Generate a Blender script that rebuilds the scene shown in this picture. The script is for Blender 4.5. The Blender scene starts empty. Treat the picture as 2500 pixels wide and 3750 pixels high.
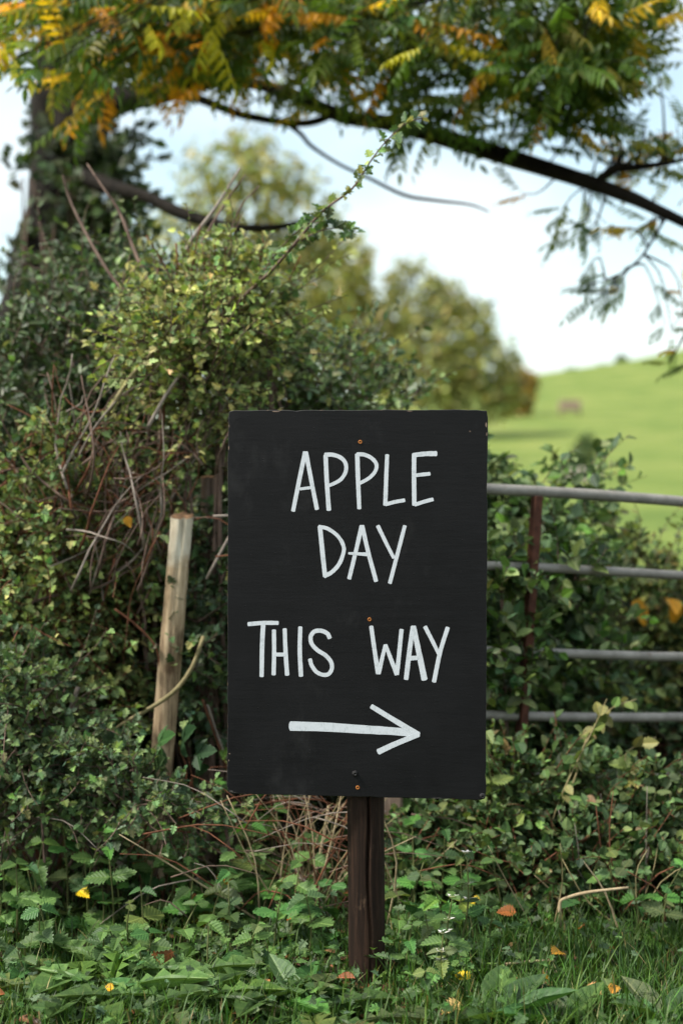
import bpy, bmesh, math, random
import numpy as np
from mathutils import Vector, Matrix, noise as mnoise

SC = bpy.context.scene
COL = SC.collection
R = math.radians
rng = np.random.default_rng(11)
random.seed(5)

# ------------------------------------------------------------------ camera
CH = 1.10                       # eye height
F = 3750 * 50 / 36.0            # focal length in photo pixels
HEDGE_NEAR = False              # while True, distances of the left-hand hedge are drawn in towards the verge
def dep(Y):
    return 3.92 + (Y - 4.4) * .78 if HEDGE_NEAR else Y
def P(px, py, Y):
    Y = dep(Y)
    return Vector(((px - 1250) / F * Y, Y, CH - (py - 1875) / F * Y))
def PX(v):
    return (1250 + v[0] / v[1] * F, 1875 - (v[2] - CH) / v[1] * F)

cam = bpy.data.cameras.new('camera'); camo = bpy.data.objects.new('camera', cam); COL.objects.link(camo)
camo.location = (0, 0, CH); camo.rotation_euler = (R(90), 0, 0)
cam.sensor_fit = 'VERTICAL'; cam.sensor_height = 36; cam.sensor_width = 24; cam.lens = 50
cam.clip_end = 3000; cam.clip_start = 0.05
cam.dof.use_dof = True; cam.dof.focus_distance = 3.28; cam.dof.aperture_fstop = 1.8
SC.camera = camo

# ------------------------------------------------------------------ world + sun
SUN_EL, SUN_AZ = R(52), R(252)      # azimuth clockwise from +Y
W = bpy.data.worlds.new('World'); SC.world = W; W.use_nodes = True
nt = W.node_tree; nt.nodes.clear()
def nn(t, ty, **kw):
    n = t.nodes.new(ty)
    for k, v in kw.items(): setattr(n, k, v)
    return n
out = nn(nt, 'ShaderNodeOutputWorld'); bg = nn(nt, 'ShaderNodeBackground'); bg.inputs['Strength'].default_value = 0.108
sky = nn(nt, 'ShaderNodeTexSky', sky_type='NISHITA', sun_disc=False)
sky.sun_elevation = SUN_EL; sky.sun_rotation = SUN_AZ; sky.air_density = 1.0; sky.dust_density = 1.5
tc = nn(nt, 'ShaderNodeTexCoord')
mp = nn(nt, 'ShaderNodeMapping'); mp.inputs['Scale'].default_value = (1, 1, 2.2); mp.inputs['Location'].default_value = (2.9, 1.1, 0.3)
nz = nn(nt, 'ShaderNodeTexNoise'); nz.inputs['Scale'].default_value = 2.6; nz.inputs['Detail'].default_value = 6; nz.inputs['Roughness'].default_value = 0.52
rp = nn(nt, 'ShaderNodeValToRGB'); rp.color_ramp.elements[0].position = 0.40; rp.color_ramp.elements[0].color = (.14,) * 3 + (1,); rp.color_ramp.elements[1].position = 0.66
mx = nn(nt, 'ShaderNodeMix', data_type='RGBA'); mx.inputs['B'].default_value = (5.3, 5.45, 5.45, 1)
nt.links.new(tc.outputs['Generated'], mp.inputs[0]); nt.links.new(mp.outputs[0], nz.inputs['Vector'])
nt.links.new(nz.outputs['Fac'], rp.inputs[0]); nt.links.new(rp.outputs[0], mx.inputs['Factor'])
tint = nn(nt, 'ShaderNodeMix', data_type='RGBA', blend_type='MULTIPLY'); tint.inputs['Factor'].default_value = 1; tint.inputs['B'].default_value = (1.45, 1.40, 1.12, 1)
nt.links.new(sky.outputs[0], tint.inputs['A']); nt.links.new(tint.outputs['Result'], mx.inputs['A']); nt.links.new(mx.outputs['Result'], bg.inputs[0]); nt.links.new(bg.outputs[0], out.inputs[0])
sl = bpy.data.lights.new('sun', 'SUN'); sl.energy = 2.9; sl.angle = R(10); sl.color = (1, 0.95, 0.86)
so = bpy.data.objects.new('sun', sl); COL.objects.link(so)
sd = Vector((math.sin(SUN_AZ) * math.cos(SUN_EL), math.cos(SUN_AZ) * math.cos(SUN_EL), math.sin(SUN_EL)))
so.rotation_euler = sd.to_track_quat('Z', 'Y').to_euler(); so.location = (-4, -6, 12)

SC.view_settings.view_transform = 'Standard'; SC.view_settings.look = 'None'
SC.view_settings.gamma = 1; SC.view_settings.use_curve_mapping = False
SC.view_settings.exposure = 1.12
cy = SC.cycles
cy.use_denoising = True; cy.max_bounces = 6; cy.diffuse_bounces = 3; cy.glossy_bounces = 2
cy.transmission_bounces = 4; cy.transparent_max_bounces = 4; cy.use_adaptive_sampling = True; cy.adaptive_threshold = 0.015
cy.caustics_reflective = False; cy.caustics_refractive = False

# ------------------------------------------------------------------ materials
def mat(name):
    m = bpy.data.materials.new(name); m.use_nodes = True
    t = m.node_tree; b = t.nodes['Principled BSDF']
    return m, t, b
def noise(t, scale, detail=4, rough=.55, vec=None, stretch=None, coord='Object'):
    n = nn(t, 'ShaderNodeTexNoise'); n.inputs['Scale'].default_value = scale; n.inputs['Detail'].default_value = detail; n.inputs['Roughness'].default_value = rough
    c = nn(t, 'ShaderNodeTexCoord'); m = nn(t, 'ShaderNodeMapping')
    if stretch: m.inputs['Scale'].default_value = stretch
    t.links.new(c.outputs[coord], m.inputs[0]); t.links.new(m.outputs[0], n.inputs['Vector'])
    return n
def ramp(t, src, stops):
    r = nn(t, 'ShaderNodeValToRGB'); e = r.color_ramp.elements
    while len(e) < len(stops): e.new(0.5)
    for i, (p, c) in enumerate(stops):
        e[i].position = p; e[i].color = tuple(c) + (1,) if len(c) == 3 else c
    t.links.new(src, r.inputs[0]); return r
def bump(t, b, src, strength, dist):
    n = nn(t, 'ShaderNodeBump'); n.inputs['Strength'].default_value = strength; n.inputs['Distance'].default_value = dist
    t.links.new(src, n.inputs['Height']); t.links.new(n.outputs[0], b.inputs['Normal']); return n

def leaf_mat(name, rough=.45, trans=.35, spec=.45, veins=True):
    m, t, b = mat(name)
    a = nn(t, 'ShaderNodeAttribute', attribute_name='Col')
    nz = noise(t, 55, 3); hs = nn(t, 'ShaderNodeHueSaturation')
    rr = ramp(t, nz.outputs['Fac'], [(.3, (.75,) * 3), (.7, (1.2,) * 3)])
    t.links.new(rr.outputs[0], hs.inputs['Value']); t.links.new(a.outputs['Color'], hs.inputs['Color'])
    # midrib and side veins from the leaf's own coordinates
    lp = nn(t, 'ShaderNodeAttribute', attribute_name='LeafPos'); sx = nn(t, 'ShaderNodeSeparateXYZ'); t.links.new(lp.outputs['Vector'], sx.inputs[0])
    def mth(op, a_, b_=None, c_=None):
        n = nn(t, 'ShaderNodeMath', operation=op)
        for i, q in enumerate((a_, b_, c_)):
            if q is None: continue
            if isinstance(q, (int, float)): n.inputs[i].default_value = q
            else: t.links.new(q, n.inputs[i])
        return n.outputs[0]
    ay = mth('ABSOLUTE', sx.outputs['Y']); mid = mth('LESS_THAN', ay, .022)
    ph = mth('MULTIPLY', mth('MULTIPLY_ADD', ay, -.8, sx.outputs['X']), 6.5); tri = mth('PINGPONG', ph, .5)
    vein = mth('SUBTRACT', 1.0, mth('MULTIPLY', tri, 5.0)); vein = mth('MAXIMUM', vein, 0.0); vein = mth('MULTIPLY', vein, .45 if veins else 0.0)
    fac = mth('MAXIMUM', mth('MULTIPLY', mid, .75 if veins else 0.0), vein)
    vm = nn(t, 'ShaderNodeMix', data_type='RGBA'); gl = nn(t, 'ShaderNodeMix', data_type='RGBA', blend_type='MULTIPLY'); gl.inputs['Factor'].default_value = 1; gl.inputs['B'].default_value = (2.1, 1.75, 1.7, 1)
    t.links.new(hs.outputs[0], gl.inputs['A']); t.links.new(hs.outputs[0], vm.inputs['A']); t.links.new(gl.outputs['Result'], vm.inputs['B']); t.links.new(fac, vm.inputs['Factor'])
    t.links.new(vm.outputs['Result'], b.inputs['Base Color'])
    if veins: bump(t, b, tri, .5, .003)
    b.inputs['Roughness'].default_value = rough; b.inputs['Specular IOR Level'].default_value = spec
    tr = nn(t, 'ShaderNodeBsdfTranslucent'); ms = nn(t, 'ShaderNodeMixShader'); ms.inputs[0].default_value = trans
    g = nn(t, 'ShaderNodeMix', data_type='RGBA', blend_type='MULTIPLY'); g.inputs['Factor'].default_value = 1; g.inputs['B'].default_value = (1.5, 1.45, .7, 1)
    t.links.new(hs.outputs[0], g.inputs['A']); t.links.new(g.outputs['Result'], tr.inputs['Color'])
    t.links.new(b.outputs[0], ms.inputs[1]); t.links.new(tr.outputs[0], ms.inputs[2])
    t.links.new(ms.outputs[0], t.nodes['Material Output'].inputs['Surface'])
    return m
LEAF = leaf_mat('leaf', .50, .26, .34); LEAFG = leaf_mat('leaf_glossy', .40, .2, .45); BLADE = leaf_mat('grass_blade', .5, .3, .35, False); LEAFW = leaf_mat('walnut_leaf_blade', .45, .45, .4)

def bark_mat(name, c0, c1, scale=30, stretch=(1, 1, .25), bs=.6, bd=.01, rough=.85):
    m, t, b = mat(name)
    n = noise(t, scale, 6, .6, stretch=stretch)
    r = ramp(t, n.outputs['Fac'], [(.3, c0), (.7, c1)]); t.links.new(r.outputs[0], b.inputs['Base Color'])
    b.inputs['Roughness'].default_value = rough; b.inputs['Specular IOR Level'].default_value = .2
    bump(t, b, n.outputs['Fac'], bs, bd); return m
BARK = bark_mat('walnut_bark', (.005, .004, .0035), (.024, .019, .015), 14, bd=.03)
TWIG = bark_mat('twig_bark', (.065, .042, .034), (.21, .145, .115), 40)
REDTWIG = bark_mat('red_twig_bark', (.075, .030, .018), (.22, .090, .05), 40)
GREYTWIG = bark_mat('grey_twig_bark', (.16, .13, .11), (.34, .29, .25), 40)
STRAW = bark_mat('straw', (.26, .19, .11), (.52, .42, .27), 60, bs=.2, rough=.7)
GREENSTEM = bark_mat('green_stem', (.06, .075, .025), (.15, .16, .06), 40, bs=.1, rough=.6)
CANE = bark_mat('tan_cane', (.13, .11, .05), (.32, .27, .14), 35, bs=.2, rough=.65)

def sign_black():
    m, t, b = mat('black_sign_paint')
    n = noise(t, 9, 5, .6); n2 = noise(t, 60, 5, .65, stretch=(.12, 1, 1)); n3 = noise(t, 260, 2, .5)
    v = nn(t, 'ShaderNodeTexVoronoi'); v.inputs['Scale'].default_value = 55
    c = nn(t, 'ShaderNodeTexCoord'); t.links.new(c.outputs['Object'], v.inputs['Vector'])
    lump = ramp(t, v.outputs['Distance'], [(.03, (1, 1, 1)), (.085, (0, 0, 0))])
    base = ramp(t, n.outputs['Fac'], [(.3, (.0042, .0042, .0050)), (.75, (.0075, .0076, .0088))])
    # chalky smudges and hairline scratches
    sm = noise(t, 5, 8, .7, stretch=(1, 1, .55)); smr = ramp(t, sm.outputs['Fac'], [(.58, (0, 0, 0)), (.82, (.35,) * 3)])
    sp = noise(t, 120, 3, .7); spr = ramp(t, sp.outputs['Fac'], [(.74, (0, 0, 0)), (.80, (.6,) * 3)])
    m1 = nn(t, 'ShaderNodeMix', data_type='RGBA'); m1.inputs['B'].default_value = (.07, .07, .07, 1)
    t.links.new(base.outputs[0], m1.inputs['A']); t.links.new(smr.outputs[0], m1.inputs['Factor'])
    m2 = nn(t, 'ShaderNodeMix', data_type='RGBA'); m2.inputs['B'].default_value = (.05, .045, .04, 1)
    t.links.new(m1.outputs['Result'], m2.inputs['A']); t.links.new(spr.outputs[0], m2.inputs['Factor'])
    t.links.new(m2.outputs['Result'], b.inputs['Base Color'])
    rr = ramp(t, n.outputs['Fac'], [(.3, (.46,) * 3), (.7, (.60,) * 3)]); t.links.new(rr.outputs[0], b.inputs['Roughness'])
    b.inputs['Specular IOR Level'].default_value = .2
    ad = nn(t, 'ShaderNodeMath', operation='ADD'); t.links.new(n2.outputs['Fac'], ad.inputs[0])
    ml = nn(t, 'ShaderNodeMath', operation='MULTIPLY'); ml.inputs[1].default_value = .9; t.links.new(lump.outputs[0], ml.inputs[0]); t.links.new(ml.outputs[0], ad.inputs[1])
    ad2 = nn(t, 'ShaderNodeMath', operation='MULTIPLY_ADD'); ad2.inputs[1].default_value = .3; t.links.new(n3.outputs['Fac'], ad2.inputs[0]); t.links.new(ad.outputs[0], ad2.inputs[2])
    bump(t, b, ad2.outputs[0], .5, .0012)
    return m
SIGNBLACK = sign_black()
def sign_edge():
    m, t, b = mat('chipped_sign_edge')
    n = noise(t, 70, 5, .7); r = ramp(t, n.outputs['Fac'], [(.58, (.013, .013, .014)), (.68, (.16, .10, .06))])
    t.links.new(r.outputs[0], b.inputs['Base Color']); b.inputs['Roughness'].default_value = .7; bump(t, b, n.outputs['Fac'], .6, .002); return m
SIGNEDGE = sign_edge()
def paint_white():
    m, t, b = mat('white_sign_paint')
    n = noise(t, 70, 5, .65); n2 = noise(t, 300, 3, .6, stretch=(1, 1, .35))
    ad = nn(t, 'ShaderNodeMath', operation='ADD'); t.links.new(n.outputs['Fac'], ad.inputs[0]); t.links.new(n2.outputs['Fac'], ad.inputs[1])
    r = ramp(t, ad.outputs[0], [(.60, (.45, .49, .52)), (1.15, (.64, .675, .725))]); r.color_ramp.elements[1].position = 1.0
    t.links.new(r.outputs[0], b.inputs['Base Color']); b.inputs['Roughness'].default_value = .5
    bump(t, b, n2.outputs['Fac'], .4, .0006); return m
SIGNWHITE = paint_white()
POSTWOOD = None
def post_wood():
    m, t, b = mat('dark_stained_post')
    n = noise(t, 90, 8, .75, stretch=(1, 1, .05)); n2 = noise(t, 34, 6, .75, stretch=(1, 1, .3))
    r = ramp(t, n.outputs['Fac'], [(.30, (.006, .004, .003)), (.5, (.020, .0115, .008)), (.72, (.065, .034, .022))])
    s = ramp(t, n2.outputs['Fac'], [(.60, (0, 0, 0)), (.68, (.55,) * 3)])
    m1 = nn(t, 'ShaderNodeMix', data_type='RGBA'); m1.inputs['B'].default_value = (.11, .07, .045, 1)
    t.links.new(r.outputs[0], m1.inputs['A']); t.links.new(s.outputs[0], m1.inputs['Factor']); t.links.new(m1.outputs['Result'], b.inputs['Base Color'])
    b.inputs['Roughness'].default_value = .75; b.inputs['Specular IOR Level'].default_value = .14; bump(t, b, n.outputs['Fac'], .8, .004); return m
POSTWOOD = post_wood()
def stake_wood():
    m, t, b = mat('weathered_stake_wood')
    n = noise(t, 38, 8, .75, stretch=(1, 1, .10)); n2 = noise(t, 16, 4, .6)
    g = nn(t, 'ShaderNodeTexCoord'); sx = nn(t, 'ShaderNodeSeparateXYZ'); t.links.new(g.outputs['Object'], sx.inputs[0])
    tan = ramp(t, n.outputs['Fac'], [(.36, (.11, .072, .045)), (.48, (.36, .265, .165)), (.64, (.58, .46, .31))])
    gry = ramp(t, n.outputs['Fac'], [(.3, (.22, .17, .11)), (.5, (.62, .55, .42)), (.7, (.84, .80, .68))])
    ad = nn(t, 'ShaderNodeMath', operation='MULTIPLY_ADD'); ad.inputs[1].default_value = .35; t.links.new(n2.outputs['Fac'], ad.inputs[0]); t.links.new(sx.outputs['Z'], ad.inputs[2])
    f = ramp(t, ad.outputs[0], [(.0, (0, 0, 0)), (.1, (1, 1, 1))]); f.color_ramp.elements[0].position = .93; f.color_ramp.elements[1].position = 1.0
    # ramp input is clamped to 0..1, so scale height (1.09 m top) first
    mul = nn(t, 'ShaderNodeMath', operation='MULTIPLY'); mul.inputs[1].default_value = .845; t.links.new(ad.outputs[0], mul.inputs[0]); t.links.new(mul.outputs[0], f.inputs[0])
    m1 = nn(t, 'ShaderNodeMix', data_type='RGBA'); t.links.new(f.outputs[0], m1.inputs['Factor']); t.links.new(tan.outputs[0], m1.inputs['A']); t.links.new(gry.outputs[0], m1.inputs['B'])
    kn = nn(t, 'ShaderNodeTexVoronoi'); kn.inputs['Scale'].default_value = 9; t.links.new(g.outputs['Object'], kn.inputs['Vector'])
    kr = ramp(t, kn.outputs['Distance'], [(.10, (.7,) * 3), (.22, (0, 0, 0))])
    m2 = nn(t, 'ShaderNodeMix', data_type='RGBA'); m2.inputs['B'].default_value = (.06, .03, .015, 1)
    t.links.new(kr.outputs[0], m2.inputs['Factor']); t.links.new(m1.outputs['Result'], m2.inputs['A'])
    t.links.new(m2.outputs['Result'], b.inputs['Base Color']); b.inputs['Roughness'].default_value = .8; b.inputs['Specular IOR Level'].default_value = .25
    bump(t, b, n.outputs['Fac'], .7, .005); return m
STAKEWOOD = stake_wood()
STAKETOP = bark_mat('stake_end_grain', (.05, .028, .016), (.30, .18, .10), 60, (1, 1, 1))
GREYWOOD = bark_mat('grey_brown_wood', (.10, .07, .055), (.26, .19, .15), 25, (1, 1, .12))
def galv():
    m, t, b = mat('galvanised_steel')
    n = noise(t, 12, 6, .65); n2 = noise(t, 30, 5, .7)
    r = ramp(t, n.outputs['Fac'], [(.3, (.15, .14, .125)), (.7, (.31, .295, .27))])
    s = ramp(t, n2.outputs['Fac'], [(.60, (0, 0, 0)), (.72, (.8,) * 3)])
    m1 = nn(t, 'ShaderNodeMix', data_type='RGBA'); m1.inputs['B'].default_value = (.13, .075, .045, 1)
    t.links.new(r.outputs[0], m1.inputs['A']); t.links.new(s.outputs[0], m1.inputs['Factor']); t.links.new(m1.outputs['Result'], b.inputs['Base Color'])
    b.inputs['Metallic'].default_value = .08; b.inputs['Roughness'].default_value = .6; bump(t, b, n2.outputs['Fac'], .3, .002); return m
GALV = galv()
RUST = bark_mat('rusty_iron', (.04, .018, .013), (.13, .052, .034), 45, (1, 1, .6), rough=.85)
ORANGE = bark_mat('rusty_screw', (.22, .07, .015), (.55, .21, .05), 400, (1, 1, 1), bs=.2, bd=.001, rough=.5)
SCUFF = bark_mat('scuffed_paint', (.02, .019, .018), (.07, .065, .06), 300, (1, 1, 1), rough=.8)
DARKBOLT = bark_mat('painted_bolt', (.008, .008, .009), (.03, .03, .032), 200, (1, 1, 1), rough=.6)
STONE = bark_mat('pale_stone', (.28, .24, .21), (.46, .41, .37), 6, (1, 1, 1))
TANWOOD = bark_mat('tan_boards', (.24, .17, .13), (.40, .30, .24), 6, (1, 1, 1))
MOSS = leaf_mat('moss', .8, .2, .1, False)

def ground_mat():
    m, t, b = mat('verge_soil')
    n = noise(t, 7, 8, .7); n2 = noise(t, 60, 5, .7)
    r = ramp(t, n.outputs['Fac'], [(.3, (.018, .014, .009)), (.5, (.035, .032, .014)), (.7, (.05, .06, .02))])
    t.links.new(r.outputs[0], b.inputs['Base Color']); b.inputs['Roughness'].default_value = .95; b.inputs['Specular IOR Level'].default_value = .1
    bump(t, b, n2.outputs['Fac'], .8, .02); return m
def pasture_mat():
    m, t, b = mat('pasture_grass')
    n = noise(t, .35, 8, .6); n2 = noise(t, 6, 6, .7); 
    ad = nn(t, 'ShaderNodeMath', operation='MULTIPLY_ADD'); ad.inputs[1].default_value = .35; t.links.new(n2.outputs['Fac'], ad.inputs[0])
    ml = nn(t, 'ShaderNodeMath', operation='MULTIPLY'); ml.inputs[1].default_value = .65; t.links.new(n.outputs['Fac'], ml.inputs[0]); t.links.new(ml.outputs[0], ad.inputs[2])
    r = ramp(t, ad.outputs[0], [(.36, (.085, .135, .026)), (.5, (.140, .190, .040)), (.64, (.215, .235, .065))])
    t.links.new(r.outputs[0], b.inputs['Base Color']); b.inputs['Roughness'].default_value = .9; b.inputs['Specular IOR Level'].default_value = .15
    bump(t, b, n2.outputs['Fac'], .5, .06); return m
GROUND = ground_mat(); PASTURE = pasture_mat()

# ------------------------------------------------------------------ object helpers
def link(name, data, parent=None):
    o = bpy.data.objects.new(name, data); COL.objects.link(o)
    if parent is not None: o.parent = parent
    return o
def tag(o, label=None, cat=None, group=None, kind=None):
    if label: o['label'] = label
    if cat: o['category'] = cat
    if group: o['group'] = group
    if kind: o['kind'] = kind
    return o
def thing(name, loc, label, cat, group=None):
    e = link(name, None); e.location = loc; e.empty_display_size = .1
    return tag(e, label, cat, group)
def wloc(o):
    v = Vector((0, 0, 0))
    while o is not None: v += o.location; o = o.parent
    return v

def mesh_np(name, V, ls, lt, lv, mats, col=None, midx=None, smooth=True, uv=None):
    me = bpy.data.meshes.new(name)
    me.vertices.add(len(V)); me.vertices.foreach_set('co', np.ascontiguousarray(V, dtype=np.float32).ravel())
    me.loops.add(len(lv)); me.loops.foreach_set('vertex_index', np.ascontiguousarray(lv, dtype=np.int32))
    me.polygons.add(len(ls)); me.polygons.foreach_set('loop_start', np.ascontiguousarray(ls, dtype=np.int32))
    if midx is not None: me.polygons.foreach_set('material_index', np.ascontiguousarray(midx, dtype=np.int32))
    me.polygons.foreach_set('use_smooth', np.full(len(ls), smooth))
    if not isinstance(mats, (list, tuple)): mats = [mats]
    for m in mats: me.materials.append(m)
    if col is not None:
        a = me.color_attributes.new('Col', 'FLOAT_COLOR', 'POINT')
        c = np.ones((len(V), 4), np.float32); c[:, :3] = col
        a.data.foreach_set('color', c.ravel())
    if uv is not None:
        a = me.attributes.new('LeafPos', 'FLOAT_VECTOR', 'POINT'); c = np.zeros((len(V), 3), np.float32); c[:, :2] = uv
        a.data.foreach_set('vector', c.ravel())
    me.update(calc_edges=True)
    return me

class MB:                                   # collects polygons for one mesh
    def __init__(s): s.v = []; s.f = []; s.m = []
    def tube(s, pts, rad, sides=8, cap=True, mi=0, twist=0., wob=0.):
        pts = [Vector(p) for p in pts]; n = len(pts)
        if not hasattr(rad, '__len__'): rad = [rad] * n
        b0 = len(s.v); prev = None
        for i in range(n):
            t = (pts[min(i + 1, n - 1)] - pts[max(i - 1, 0)]).normalized()
            if prev is None:
                a = Vector((0, 0, 1)) if abs(t.z) < .9 else Vector((1, 0, 0)); u = t.cross(a).normalized()
            else:
                u = (prev - t * prev.dot(t)).normalized()
            prev = u; w = t.cross(u)
            for k in range(sides):
                an = 2 * math.pi * k / sides + twist * i
                r = rad[i] * (1 + wob * mnoise.noise(pts[i] * 3 + Vector((math.cos(an), math.sin(an), 0)) * 1.3))
                s.v.append(pts[i] + u * math.cos(an) * r + w * math.sin(an) * r)
        for i in range(n - 1):
            for k in range(sides):
                a = b0 + i * sides + k; b = b0 + i * sides + (k + 1) % sides
                s.f.append((a, b, b + sides, a + sides)); s.m.append(mi)
        if cap:
            s.f.append(tuple(b0 + k for k in range(sides))[::-1]); s.m.append(mi)
            s.f.append(tuple(b0 + (n - 1) * sides + k for k in range(sides))); s.m.append(mi)
        return s
    def box(s, c, h, rot=None, mi=0):
        c = Vector(c); b0 = len(s.v)
        for x in (-1, 1):
            for y in (-1, 1):
                for z in (-1, 1):
                    d = Vector((x * h[0], y * h[1], z * h[2]))
                    if rot is not None: d = rot @ d
                    s.v.append(c + d)
        for q in ((0, 1, 3, 2), (4, 6, 7, 5), (0, 4, 5, 1), (2, 3, 7, 6), (0, 2, 6, 4), (1, 5, 7, 3)):
            s.f.append(tuple(b0 + i for i in q)); s.m.append(mi)
        return s
    def build(s, name, mats, parent=None, smooth=True, bevel=0):
        off = wloc(parent) if parent is not None else Vector((0, 0, 0))
        me = bpy.data.meshes.new(name); me.from_pydata([v - off for v in s.v], [], s.f)
        if not isinstance(mats, (list, tuple)): mats = [mats]
        for m in mats: me.materials.append(m)
        me.polygons.foreach_set('material_index', s.m); me.polygons.foreach_set('use_smooth', [smooth] * len(s.f)); me.update()
        o = link(name, me, parent)
        if bevel:
            bm_ = o.modifiers.new('bevel', 'BEVEL'); bm_.width = bevel; bm_.segments = 2
        return o

def spline(pts, n):                          # Catmull-Rom resampling of rows of numbers
    p = np.array(pts, float); m = len(p)
    if m == 2: return p[0] + (p[1] - p[0]) * np.linspace(0, 1, n)[:, None]
    q = np.vstack([2 * p[0] - p[1], p, 2 * p[-1] - p[-2]])
    u = np.linspace(0, m - 1 - 1e-6, n); i = u.astype(int); t = (u - i)[:, None]
    a, b, c, d = q[i], q[i + 1], q[i + 2], q[i + 3]
    return .5 * (2 * b + (c - a) * t + (2 * a - 5 * b + 4 * c - d) * t ** 2 + (3 * b - a - 3 * c + d) * t ** 3)
def pxpath(rows, n):                         # rows (px, py, Y, width_px) -> points, radii
    r = spline(rows, n)
    return [P(a[0], a[1], a[2]) for a in r], [max(a[3], .5) / F * dep(a[2]) / 2 for a in r]

# ------------------------------------------------------------------ leaf shapes: outline halves, tip along +X, length 1
def leaf_tpl(half, fold=.12, bend=.15, stalk=.0, wav=0.):
    """two polygons meeting at the midrib; returns (verts, faces)"""
    h = np.array(half, float); n = len(h)
    V = [(0, 0, 0)] + [(x, y, fold * y + wav * math.sin(14 * x)) for x, y in h] + [(1, 0, 0)] + [(x, -y, fold * y - wav * math.sin(14 * x + 1)) for x, y in h]
    V = np.array(V, float); V = np.hstack([V, V[:, :2]]); V[:, 2] -= bend * V[:, 0] ** 2
    f = [list(range(0, n + 2))[::-1], [0] + list(range(n + 2, 2 * n + 2)) + [n + 1]]
    if stalk:
        V[:, 0] = V[:, 0] * (1 - stalk) + stalk
        k = len(V); V = np.vstack([V, [[0, .012, 0, .5, 0], [0, -.012, 0, .5, 0], [stalk + .02, -.012, 0, .5, 0], [stalk + .02, .012, 0, .5, 0]]]); f.append([k, k + 1, k + 2, k + 3])
    return V, f
def serrate(n, wid, tooth, peak=.38):
    o = []
    for i in range(n):
        x0 = (i + .35) / n; x1 = (i + .95) / n
        w = lambda x: wid * (math.sin(math.pi * x ** (math.log(.5) / math.log(peak))) ** .8)
        o.append((x0, w(x0) + tooth * (1 - x0) + tooth * .5)); o.append((min(x0 + .16 / n, .97), max(w(x0) - tooth * .6, .01)))
    return o
HAW = leaf_tpl([(.12, .05), (.16, .30), (.30, .36), (.36, .15), (.46, .34), (.62, .32), (.66, .13), (.80, .20)], .25, .18, .15)
HAWS = leaf_tpl([(.16, .26), (.36, .36), (.42, .17), (.62, .32), (.80, .16)], .2, .2)
OVAL = leaf_tpl([(.12, .15), (.35, .27), (.65, .25), (.88, .12)], .2, .2)
IVY = leaf_tpl([(-.10, .16), (.05, .46), (.25, .34), (.42, .44), (.56, .24), (.80, .12)], .12, .2)
NET = leaf_tpl(serrate(7, .33, .075, .36), .22, .28, .06)
NETV = [NET, leaf_tpl(serrate(7, .30, .075, .34), .38, .5, .06, .02), leaf_tpl(serrate(6, .36, .07, .40), -.08, .12, .08, .025), leaf_tpl(serrate(7, .32, .08, .36), .15, -.12, .05, .02)]
BRAML = leaf_tpl(serrate(5, .34, .06, .42), .2, .2)
DAND = leaf_tpl([(.10, .02), (.25, .035), (.30, .11), (.36, .03), (.43, .14), (.50, .04), (.58, .17), (.66, .05), (.72, .19), (.86, .13)], .35, .45)
DOCK = leaf_tpl([(.15, .10), (.3, .19), (.5, .22), (.7, .18), (.88, .09)], .3, .35, 0, .012)
WAL = leaf_tpl([(.10, .10), (.3, .17), (.55, .155), (.8, .075)], .25, .25)
def combine(parts):
    V = []; Fc = []; b = 0
    for v, f in parts:
        V.append(v); Fc += [[i + b for i in q] for q in f]; b += len(v)
    return np.vstack(V), Fc
def xf(tpl, pos, d, nrm, s):
    v, f = tpl; d = Vector(d).normalized(); z = Vector(nrm); z = (z - d * z.dot(d)).normalized(); y = z.cross(d)
    M = np.array([d, y, z])
    return np.hstack([(v[:, :3] * s) @ M + np.array(pos), v[:, 3:]]), f
def stick(a, b, r):
    a = np.array(a, float); b = np.array(b, float); d = (b - a) / np.linalg.norm(b - a)
    u = np.cross(d, [0, 0, 1.]); u /= max(np.linalg.norm(u), 1e-6); w = np.cross(d, u)
    V = []
    for q in (a, b):
        for k in range(3):
            an = k * 2.094; V.append(q + r * (u * math.cos(an) + w * math.sin(an)))
    return np.hstack([np.array(V), np.tile([.5, 0], (6, 1))]), [[0, 1, 4, 3], [1, 2, 5, 4], [2, 0, 3, 5]]
TRI = combine([xf(BRAML, (.38, 0, 0), (1, 0, .0), (0, 0, 1), .62), xf(BRAML, (.33, .02, 0), (.35, 1, 0), (0, .2, 1), .5), xf(BRAML, (.33, -.02, 0), (.35, -1, 0), (0, -.2, 1), .5), stick((0, 0, 0), (.4, 0, 0), .012)])
def walnut_leaf(npair, seed):
    r = random.Random(seed); parts = []; pts = []
    for i in range(npair * 2 + 1):
        t = .2 + .8 * i / (npair * 2); pts.append((t, 0, -.14 * t * t))
    parts.append(stick((0, 0, 0), pts[npair], .006)); parts.append(stick(pts[npair], pts[-1], .004))
    for i in range(npair):
        p = pts[i * 2]; s = .27 * (1 - .45 * abs(i / npair - .45)) * r.uniform(.85, 1.1)
        for sg in (-1, 1):
            parts.append(xf(WAL, p, (.45 + r.uniform(-.1, .15), sg * (.8 + r.uniform(-.1, .1)), -.55 + r.uniform(-.3, .25)), (r.uniform(-.2, .2), sg * .35 + r.uniform(-.2, .2), 1), s))
    parts.append(xf(WAL, pts[-1], (1, 0, -.5), (0, 0, 1), .24))
    return combine(parts)
WALN = [walnut_leaf(6, 1), walnut_leaf(7, 2), walnut_leaf(5, 3)]

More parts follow.
